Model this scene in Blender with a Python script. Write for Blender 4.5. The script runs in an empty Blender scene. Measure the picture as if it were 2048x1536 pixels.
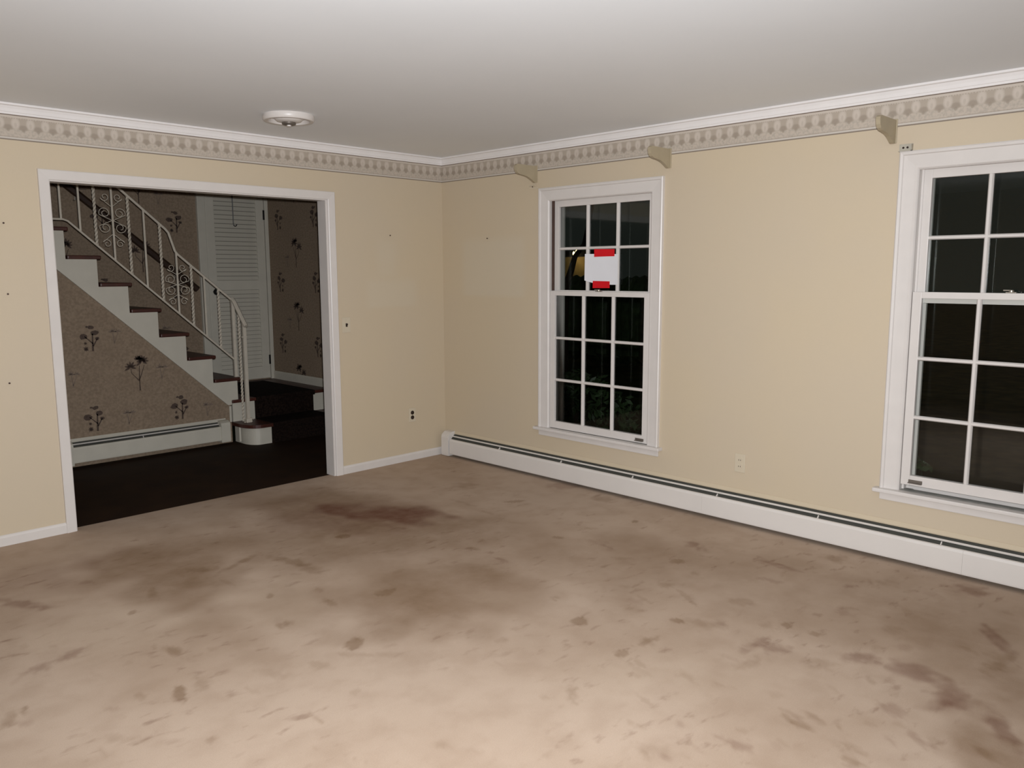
import bpy, bmesh, math, random
import numpy as np
from mathutils import Vector, Matrix
random.seed(7); np.random.seed(7)
SC = bpy.context.scene
COL = SC.collection

# ------------------------------------------------------------------ camera
CAM = Vector((-4.3797, -5.1259, 1.5252))
FWD = Vector((0.70451493, 0.69616422, -0.13789159)).normalized()
RGT = Vector((0.70257233, -0.71160576, -0.0030587)).normalized()
UPV = RGT.cross(FWD).normalized()
cd = bpy.data.cameras.new('camera'); cam = bpy.data.objects.new('camera', cd); COL.objects.link(cam)
cd.sensor_width = 36.0; cd.lens = 1606.8 / 2048 * 36.0; cd.clip_start = 0.02; cd.clip_end = 300
M3 = Matrix((RGT, UPV, -FWD)).transposed()
cam.matrix_world = Matrix.Translation(CAM) @ M3.to_4x4()
SC.camera = cam

# ------------------------------------------------------------------ night sky, camera flash, exposure
W = bpy.data.worlds.new('night_sky'); SC.world = W; W.use_nodes = True
W.node_tree.nodes['Background'].inputs[0].default_value = (0.42, 0.5, 0.44, 1)
W.node_tree.nodes['Background'].inputs[1].default_value = 0.022
fl = bpy.data.lights.new('camera_flash', 'SPOT'); fl.energy = 725; fl.color = (0.975, 1.0, 1.035)
fl.spot_size = math.radians(136); fl.spot_blend = 1.0; fl.shadow_soft_size = 0.018
flo = bpy.data.objects.new('camera_flash', fl); COL.objects.link(flo)
AIM = (FWD - RGT * 0.085 + UPV * 0.07).normalized()              # the flash head points a little up and left of the lens axis
flo.matrix_world = Matrix.Translation(CAM + RGT * 0.035 + UPV * 0.055 - FWD * 0.01) @ AIM.to_track_quat('-Z', 'Y').to_matrix().to_4x4()
vs = SC.view_settings
vs.view_transform = 'Standard'; vs.look = 'None'; vs.gamma = 1.0; vs.use_curve_mapping = False
vs.exposure = 0.0

# ------------------------------------------------------------------ helpers
def lin(c):
    return tuple((v/255/12.92 if v/255 <= .04045 else ((v/255+.055)/1.055)**2.4) for v in c)
MATS = {}
def mat(name, rgb, rough=0.6, var=0.06, scale=6.0, bump=0.0, bscale=300.0, metal=0.0, spec=0.5, rgb2=None):
    if name in MATS: return MATS[name]
    m = bpy.data.materials.new(name); m.use_nodes = True; MATS[name] = m
    nt = m.node_tree; b = nt.nodes['Principled BSDF']
    b.inputs['Roughness'].default_value = rough; b.inputs['Metallic'].default_value = metal
    b.inputs['Specular IOR Level'].default_value = spec
    tc = nt.nodes.new('ShaderNodeTexCoord')
    n = nt.nodes.new('ShaderNodeTexNoise'); n.inputs['Scale'].default_value = scale; n.inputs['Detail'].default_value = 5
    nt.links.new(tc.outputs['Object'], n.inputs['Vector'])
    r = nt.nodes.new('ShaderNodeValToRGB')
    c = lin(rgb); c2 = lin(rgb2) if rgb2 else None
    a = tuple(max(0, v*(1-var)) for v in c); z = c2 or tuple(min(1, v*(1+var)) for v in c)
    r.color_ramp.elements[0].position = .3; r.color_ramp.elements[1].position = .7
    r.color_ramp.elements[0].color = (*a, 1); r.color_ramp.elements[1].color = (*z, 1)
    nt.links.new(n.outputs['Fac'], r.inputs['Fac']); nt.links.new(r.outputs['Color'], b.inputs['Base Color'])
    if bump > 0:
        n2 = nt.nodes.new('ShaderNodeTexNoise'); n2.inputs['Scale'].default_value = bscale; n2.inputs['Detail'].default_value = 3
        nt.links.new(tc.outputs['Object'], n2.inputs['Vector'])
        bp = nt.nodes.new('ShaderNodeBump'); bp.inputs['Strength'].default_value = bump; bp.inputs['Distance'].default_value = 0.003
        nt.links.new(n2.outputs['Fac'], bp.inputs['Height']); nt.links.new(bp.outputs['Normal'], b.inputs['Normal'])
    return m
class NT:
    """tiny node-expression helper"""
    def __init__(s, nt): s.nt = nt
    def m(s, op, *a, clamp=False):
        n = s.nt.nodes.new('ShaderNodeMath'); n.operation = op; n.use_clamp = clamp
        for i, v in enumerate(a):
            if isinstance(v, (int, float)): n.inputs[i].default_value = v
            else: s.nt.links.new(v, n.inputs[i])
        return n.outputs[0]
    def smooth(s, v, a, b):     # 0 at a, 1 at b
        n = s.nt.nodes.new('ShaderNodeMapRange'); n.interpolation_type = 'SMOOTHSTEP'
        s.nt.links.new(v, n.inputs[0]); n.inputs[1].default_value = a; n.inputs[2].default_value = b
        return n.outputs[0]
    def mix(s, f, a, b):
        n = s.nt.nodes.new('ShaderNodeMix'); n.data_type = 'RGBA'
        if isinstance(f, (int, float)): n.inputs[0].default_value = f
        else: s.nt.links.new(f, n.inputs[0])
        for k, v in ((6, a), (7, b)):
            if isinstance(v, tuple): n.inputs[k].default_value = (*v, 1)
            else: s.nt.links.new(v, n.inputs[k])
        return n.outputs[2]
    def noise(s, vec, scale, detail=4):
        n = s.nt.nodes.new('ShaderNodeTexNoise'); n.inputs['Scale'].default_value = scale; n.inputs['Detail'].default_value = detail
        s.nt.links.new(vec, n.inputs['Vector']); return n.outputs['Fac']
def newmat(name, rough):
    m = bpy.data.materials.new(name); m.use_nodes = True; nt = m.node_tree
    b = nt.nodes['Principled BSDF']; b.inputs['Roughness'].default_value = rough
    tc = nt.nodes.new('ShaderNodeTexCoord'); sep = nt.nodes.new('ShaderNodeSeparateXYZ')
    nt.links.new(tc.outputs['Object'], sep.inputs[0])
    return m, nt, b, tc.outputs['Object'], sep.outputs

class MB:
    def __init__(s): s.bm = bmesh.new()
    def box(s, x0, x1, y0, y1, z0, z1, bev=0.0):
        g = bmesh.ops.create_cube(s.bm, size=1)['verts']
        for v in g:
            v.co = Vector(((x0+x1)/2+v.co.x*(x1-x0), (y0+y1)/2+v.co.y*(y1-y0), (z0+z1)/2+v.co.z*(z1-z0)))
        if bev > 0:
            es = list({e for v in g for e in v.link_edges})
            bmesh.ops.bevel(s.bm, geom=es, offset=bev, segments=2, affect='EDGES', profile=.6)
        return s
    def prism(s, pts, d):
        """closed polygon of 3-D points pushed along vector d"""
        a = [s.bm.verts.new(p) for p in pts]; b = [s.bm.verts.new(Vector(p)+Vector(d)) for p in pts]
        n = len(pts)
        s.bm.faces.new(a); s.bm.faces.new(b[::-1])
        for i in range(n): s.bm.faces.new((a[i], b[i], b[(i+1) % n], a[(i+1) % n]))
        bmesh.ops.recalc_face_normals(s.bm, faces=s.bm.faces[:]); return s
    def loft(s, A, B, cap=True):
        a = [s.bm.verts.new(p) for p in A]; b = [s.bm.verts.new(p) for p in B]; n = len(A)
        for i in range(n): s.bm.faces.new((a[i], b[i], b[(i+1) % n], a[(i+1) % n]))
        if cap: s.bm.faces.new(a[::-1]); s.bm.faces.new(b)
        bmesh.ops.recalc_face_normals(s.bm, faces=s.bm.faces[:]); return s
    def tube(s, pts, r, n=8, closed=False, ry=None, twist=0.0, square=False):
        """swept tube along a path; square section can twist along its length"""
        P = [Vector(p) for p in pts]; rings = []; L = 0
        ref = None
        for i, p in enumerate(P):
            t = (P[min(i+1, len(P)-1)] - P[max(i-1, 0)]).normalized()
            if ref is None:
                ref = Vector((0, 1, 0)) if abs(t.y) < .9 else Vector((1, 0, 0))
            u = (ref - t*ref.dot(t)).normalized(); w = t.cross(u); ref = u
            if i: L += (p - P[i-1]).length
            ring = []
            for k in range(n):
                a = 2*math.pi*(k+.5)/n + twist*L
                q = (1.0/max(abs(math.cos(2*math.pi*(k+.5)/n)), abs(math.sin(2*math.pi*(k+.5)/n)))) if square else 1.0
                rr = ry[i] if ry else r
                ring.append(s.bm.verts.new(p + (u*math.cos(a)+w*math.sin(a))*rr*q))
            rings.append(ring)
        for i in range(len(rings)-1):
            for k in range(n):
                s.bm.faces.new((rings[i][k], rings[i][(k+1) % n], rings[i+1][(k+1) % n], rings[i+1][k]))
        s.bm.faces.new(rings[0][::-1]); s.bm.faces.new(rings[-1])
        bmesh.ops.recalc_face_normals(s.bm, faces=s.bm.faces[:]); return s
    def lathe(s, prof, c, axis='z', n=32):
        """profile (r, h) spun round an axis through c"""
        rings = []
        for r, h in prof:
            ring = []
            for k in range(n):
                a = 2*math.pi*k/n
                if axis == 'z': q = (c[0]+r*math.cos(a), c[1]+r*math.sin(a), c[2]+h)
                elif axis == 'y': q = (c[0]+r*math.cos(a), c[1]+h, c[2]+r*math.sin(a))
                else: q = (c[0]+h, c[1]+r*math.cos(a), c[2]+r*math.sin(a))
                ring.append(s.bm.verts.new(q))
            rings.append(ring)
        for i in range(len(rings)-1):
            for k in range(n): s.bm.faces.new((rings[i][k], rings[i][(k+1) % n], rings[i+1][(k+1) % n], rings[i+1][k]))
        s.bm.faces.new(rings[0][::-1]); s.bm.faces.new(rings[-1])
        bmesh.ops.recalc_face_normals(s.bm, faces=s.bm.faces[:]); return s
    def build(s, name, m, parent=None, smooth=False):
        me = bpy.data.meshes.new(name); s.bm.to_mesh(me); s.bm.free()
        me.materials.append(m)
        if smooth:
            for p in me.polygons: p.use_smooth = True
            try: me.set_sharp_from_angle(angle=math.radians(40))
            except Exception: pass
        o = bpy.data.objects.new(name, me); COL.objects.link(o)
        if parent: o.parent = parent; o.matrix_parent_inverse = parent.matrix_world.inverted()
        return o
def tag(o, label=None, cat=None, group=None, kind=None):
    if label: o['label'] = label
    if cat: o['category'] = cat
    if group: o['group'] = group
    if kind: o['kind'] = kind
    return o
def empty(name, loc):
    o = bpy.data.objects.new(name, None); COL.objects.link(o); o.location = loc
    o.matrix_world = Matrix.Translation(Vector(loc)); o.empty_display_size = .1; return o
def clone(o, name, parent, offset):
    c = o.copy(); COL.objects.link(c); c.parent = parent
    c.matrix_parent_inverse = o.matrix_parent_inverse; c.location = o.location + Vector(offset); return c
B = lambda *a, **k: MB().box(*a, **k)

# ------------------------------------------------------------------ materials
TRIM = mat('white_trim_paint', (209, 203, 198), .38, .025, 9)
CROWN = mat('white_crown_paint', (228, 224, 222), .45, .02, 9)
CEILM = mat('ceiling_paint', (233, 236, 239), .85, .015, 1.5)
HEAT = mat('heater_enamel', (212, 206, 200), .4, .02, 5)
DARKSLOT = mat('heater_slot_shade', (60, 60, 54), .8, .1)  # dark tone painting the shade inside the heater slots
STAIRW = mat('stair_white_paint', (192, 186, 172), .5, .04, 8)
LOUVB = mat('louvre_gap_shade', (128, 123, 112), .8, .05)  # darker grey paints the shadow between the door slats
TREADM = mat('stained_oak', (84, 40, 28), .45, .25, 14, rgb2=(58, 28, 20))
IRON = mat('painted_iron', (198, 188, 172), .45, .05, 20)
HRAIL = mat('dark_wood_rail', (50, 34, 24), .45, .2, 20)
BLACK = mat('black_metal', (14, 12, 12), .4, .1)
CREAM = mat('cream_plastic', (199, 187, 165), .45, .02)
CREAMW = mat('cream_wall_paint', (196, 181, 156), .6, .02, 3)
BRACK = mat('cream_bracket_paint', (166, 153, 128), .5, .05, 12)
BROWNP = mat('brown_bakelite', (38, 22, 16), .35, .1)
PAPER = mat('white_paper', (222, 222, 226), .8, .015, 8)
TAPE = mat('red_tape', (205, 8, 26), .45, .04, 20)
METAL = mat('dull_metal', (150, 142, 130), .4, .15, 30, metal=.6)
LATCH = mat('aged_metal', (112, 104, 96), .45, .15, 30, metal=.4)
LATCHL = mat('pale_metal', (172, 166, 152), .5, .12, 30)
WEATHER = mat('brown_weatherstrip', (74, 54, 46), .7, .15, 30)
SILLM = mat('weathered_sill', (168, 166, 160), .7, .2, 25, bump=.3, bscale=60)
HALLW = mat('dark_hall_wood', (52, 34, 20), .75, .25, 5, spec=.12, rgb2=(32, 20, 12))
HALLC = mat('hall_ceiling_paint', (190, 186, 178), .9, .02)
OUTW = mat('outside_siding', (150, 150, 145), .8, .05)

# cream painted wall; faint clean rectangles where pictures hung, speckled texture
def wall_mat(name, spots, plane):
    m, nt, b, vec, xyz = newmat(name, .62)
    N = NT(nt)
    a = xyz[0] if plane == 'y' else xyz[1]; z = xyz[2]
    n1 = N.noise(vec, 0.9, 3)
    col = N.mix(N.smooth(n1, .35, .65), lin((197, 181, 155)), lin((195, 180, 157)))
    for (a0, a1, z0, z1, s) in spots:
        e = .05
        f = N.m('MULTIPLY', N.m('MULTIPLY', N.smooth(a, a0-e, a0+e), N.smooth(a, a1+e, a1-e)),
                N.m('MULTIPLY', N.smooth(z, z0-e*.4, z0+e*.4), N.smooth(z, z1+e, z1-e)))
        col = N.mix(N.m('MULTIPLY', f, s), col, lin((199, 190, 172)))
    nt.links.new(col, b.inputs['Base Color'])
    bp = nt.nodes.new('ShaderNodeBump'); bp.inputs['Strength'].default_value = .12; bp.inputs['Distance'].default_value = .003
    nt.links.new(N.noise(vec, 90, 4), bp.inputs['Height']); nt.links.new(bp.outputs['Normal'], b.inputs['Normal'])
    return m
WALLB = wall_mat('cream_wall_back', [(-.76, -.29, 1.26, 1.47, .3), (-.66, -.48, 1.50, 1.76, .22)], 'y')
WALLR = wall_mat('cream_wall_right', [(-.93, -.25, 1.34, 1.78, .36)], 'x')
WALLO = wall_mat('cream_wall_plain', [], 'y')

# printed wallpaper border
def border_mat(name, axis):
    m, nt, b, vec, xyz = newmat(name, .6); N = NT(nt)
    z0, z1 = 2.2487, 2.3835
    t = N.m('DIVIDE', N.m('SUBTRACT', xyz[2], z0), z1-z0)
    u = N.m('DIVIDE', xyz[axis], .0735)
    fr = N.m('SUBTRACT', N.m('FRACT', u), .5)                       # -.5 .. .5 across one repeat
    fr2 = N.m('SUBTRACT', N.m('FRACT', N.m('ADD', u, .5)), .5)
    base = lin((186, 174, 160)); band = lin((170, 158, 144)); light = lin((194, 183, 171)); dark = lin((148, 136, 122))
    col = N.mix(N.smooth(N.noise(vec, 75, 4), .38, .66), base, lin((171, 161, 149)))
    inb = N.m('MULTIPLY', N.smooth(t, .40, .46), N.smooth(t, .87, .83))
    col = N.mix(inb, col, band)
    def ell(f, cu, cv, ru, rv, s0=1.7, s1=.2):
        d = N.m('ADD', N.m('POWER', N.m('DIVIDE', N.m('SUBTRACT', f, cu), ru), 2.0), N.m('POWER', N.m('DIVIDE', N.m('SUBTRACT', t, cv), rv), 2.0))
        return N.smooth(d, s0, s1)
    col = N.mix(N.m('MULTIPLY', ell(fr2, 0, .50, .30, .115), .75), col, dark)      # dark hearts
    col = N.mix(N.m('MULTIPLY', ell(fr2, 0, .40, .10, .07), .7), col, dark)
    col = N.mix(N.m('MULTIPLY', ell(fr, 0, .67, .27, .22), .95), col, light)        # pale ovals
    col = N.mix(N.m('MULTIPLY', ell(fr, 0, .60, .09, .10), .45), col, band)
    col = N.mix(N.m('MULTIPLY', N.smooth(t, .88, .90), 1.0), col, light)           # top strip
    dots = N.m('MULTIPLY', N.m('GREATER_THAN', N.m('FRACT', N.m('MULTIPLY', u, 6)), .5), N.m('MULTIPLY', N.smooth(t, .84, .85), N.smooth(t, .885, .875)))
    col = N.mix(N.m('MULTIPLY', dots, .5), col, dark)
    ln = N.m('MULTIPLY', N.smooth(t, .105, .115), N.smooth(t, .155, .145))
    col = N.mix(N.m('MULTIPLY', ln, .45), col, dark)
    ln = N.m('MULTIPLY', N.smooth(t, .045, .055), N.smooth(t, .115, .105))
    col = N.mix(ln, col, lin((194, 187, 178)))
    col = N.mix(N.smooth(t, .05, .04), col, lin((128, 116, 104)))
    col = N.mix(N.smooth(t, .965, .975), col, lin((112, 98, 86)))
    nt.links.new(col, b.inputs['Base Color']); return m
BORDB = border_mat('wallpaper_border_back', 0); BORDR = border_mat('wallpaper_border_right', 1)

def flat_noise_mat(name, c1, c2, scale, rough=.8):
    m, nt, b, vec, xyz = newmat(name, rough); N = NT(nt); b.inputs['Specular IOR Level'].default_value = .08
    f = N.m('MULTIPLY', N.smooth(N.noise(vec, scale, 6), .3, .7), 1.0)
    g = N.smooth(N.noise(vec, 3.5, 2), .35, .65)
    col = N.mix(f, lin(c1), lin(c2)); col = N.mix(N.m('MULTIPLY', g, .25), col, lin(c1))
    nt.links.new(col, b.inputs['Base Color']); return m
WPAPER = flat_noise_mat('mottled_wallpaper', (128, 111, 94), (145, 128, 109), 55)
PRINT = mat('wallpaper_print_ink', (72, 57, 48), .8, .25, 60)
PRINT2 = mat('wallpaper_print_pale', (112, 97, 85), .8, .12, 60)
RUNNER = flat_noise_mat('patterned_runner', (15, 9, 7), (34, 25, 20), 60, .95)

# stained carpet: wear, spills and some painted flash falloff come from a colour attribute, pile from noise
m, nt, b, vec, xyz = newmat('stained_carpet', .95); N = NT(nt); CARPET = m
b.inputs['Specular IOR Level'].default_value = .1
at = nt.nodes.new('ShaderNodeAttribute'); at.attribute_name = 'stain_falloff'
sp = nt.nodes.new('ShaderNodeSeparateColor'); nt.links.new(at.outputs['Color'], sp.inputs[0])
n1 = N.smooth(N.noise(vec, 1.3, 5), .35, .68); n2 = N.noise(vec, 260, 2); n3 = N.smooth(N.noise(vec, 7, 5), .40, .72)
col = N.mix(n1, lin((180, 160, 142)), lin((167, 146, 127)))
col = N.mix(N.m('MULTIPLY', n3, .16), col, lin((128, 102, 80)))
mp = nt.nodes.new('ShaderNodeMapping'); mp.inputs['Rotation'].default_value = (0, 0, .7); mp.inputs['Scale'].default_value = (1, 2.2, 1)
nt.links.new(vec, mp.inputs['Vector'])
scuff = N.m('MULTIPLY', N.smooth(N.noise(mp.outputs[0], 9, 8), .56, .74), N.smooth(N.noise(vec, 1.7, 3), .40, .62))
col = N.mix(N.m('MULTIPLY', scuff, .45), col, lin((112, 84, 68)))
brk = N.m('ADD', .60, N.m('MULTIPLY', N.noise(vec, 13, 9), .70))
col = N.mix(N.m('MULTIPLY', sp.outputs[2], .6, clamp=True), col, lin((200, 182, 162)))
col = N.mix(N.m('MULTIPLY', sp.outputs[0], brk, clamp=True), col, lin((104, 76, 46)))
col = N.mix(N.m('MULTIPLY', sp.outputs[1], brk, clamp=True), col, lin((98, 62, 47)))
mul = N.mix(n2, (.90, .90, .90), (1.10, 1.10, 1.10))
mm = nt.nodes.new('ShaderNodeMix'); mm.data_type = 'RGBA'; mm.blend_type = 'MULTIPLY'; mm.inputs[0].default_value = 1
nt.links.new(col, mm.inputs[6]); nt.links.new(mul, mm.inputs[7]); nt.links.new(mm.outputs[2], b.inputs['Base Color'])
bp = nt.nodes.new('ShaderNodeBump'); bp.inputs['Strength'].default_value = .18; bp.inputs['Distance'].default_value = .004
nt.links.new(N.noise(vec, 420, 3), bp.inputs['Height']); nt.links.new(bp.outputs['Normal'], b.inputs['Normal'])

# window glass: clear with Fresnel reflection
m = bpy.data.materials.new('window_glass'); m.use_nodes = True; nt = m.node_tree; GLASS = m
for n in list(nt.nodes):
    if n.type != 'OUTPUT_MATERIAL': nt.nodes.remove(n)
out = [n for n in nt.nodes][0]
fr = nt.nodes.new('ShaderNodeFresnel'); fr.inputs[0].default_value = 1.5
tr = nt.nodes.new('ShaderNodeBsdfTransparent'); tr.inputs[0].default_value = (.93, .95, .93, 1)
gl = nt.nodes.new('ShaderNodeBsdfGlossy'); gl.inputs['Roughness'].default_value = .01
mx = nt.nodes.new('ShaderNodeMixShader')
nt.links.new(fr.outputs[0], mx.inputs[0]); nt.links.new(tr.outputs[0], mx.inputs[1]); nt.links.new(gl.outputs[0], mx.inputs[2])
nt.links.new(mx.outputs[0], out.inputs[0])
GLASS2 = GLASS.copy(); GLASS2.name = 'dusty_storm_glass'
for n in GLASS2.node_tree.nodes:
    if n.type == 'BSDF_GLOSSY': n.inputs['Roughness'].default_value = .10; n.inputs['Color'].default_value = (.45, .47, .45, 1)
def emit(name, rgb, s):
    m = bpy.data.materials.new(name); m.use_nodes = True; b = m.node_tree.nodes['Principled BSDF']
    b.inputs['Base Color'].default_value = (*rgb, 1); b.inputs['Emission Color'].default_value = (*rgb, 1); b.inputs['Emission Strength'].default_value = s
    return m

# ------------------------------------------------------------------ room shell
H = 2.44
RX0, RY0 = -6.1, -7.2                 # far sides of the living room, behind the camera
DX0, DX1, DZ = -2.907, -1.109, 2.042  # clear doorway opening
WW = 0.879; WZ0, WZ1 = 0.379, 2.030   # clear window opening
WY = (-1.187, -3.677)                 # left jamb of each window (runs toward -y)

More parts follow.
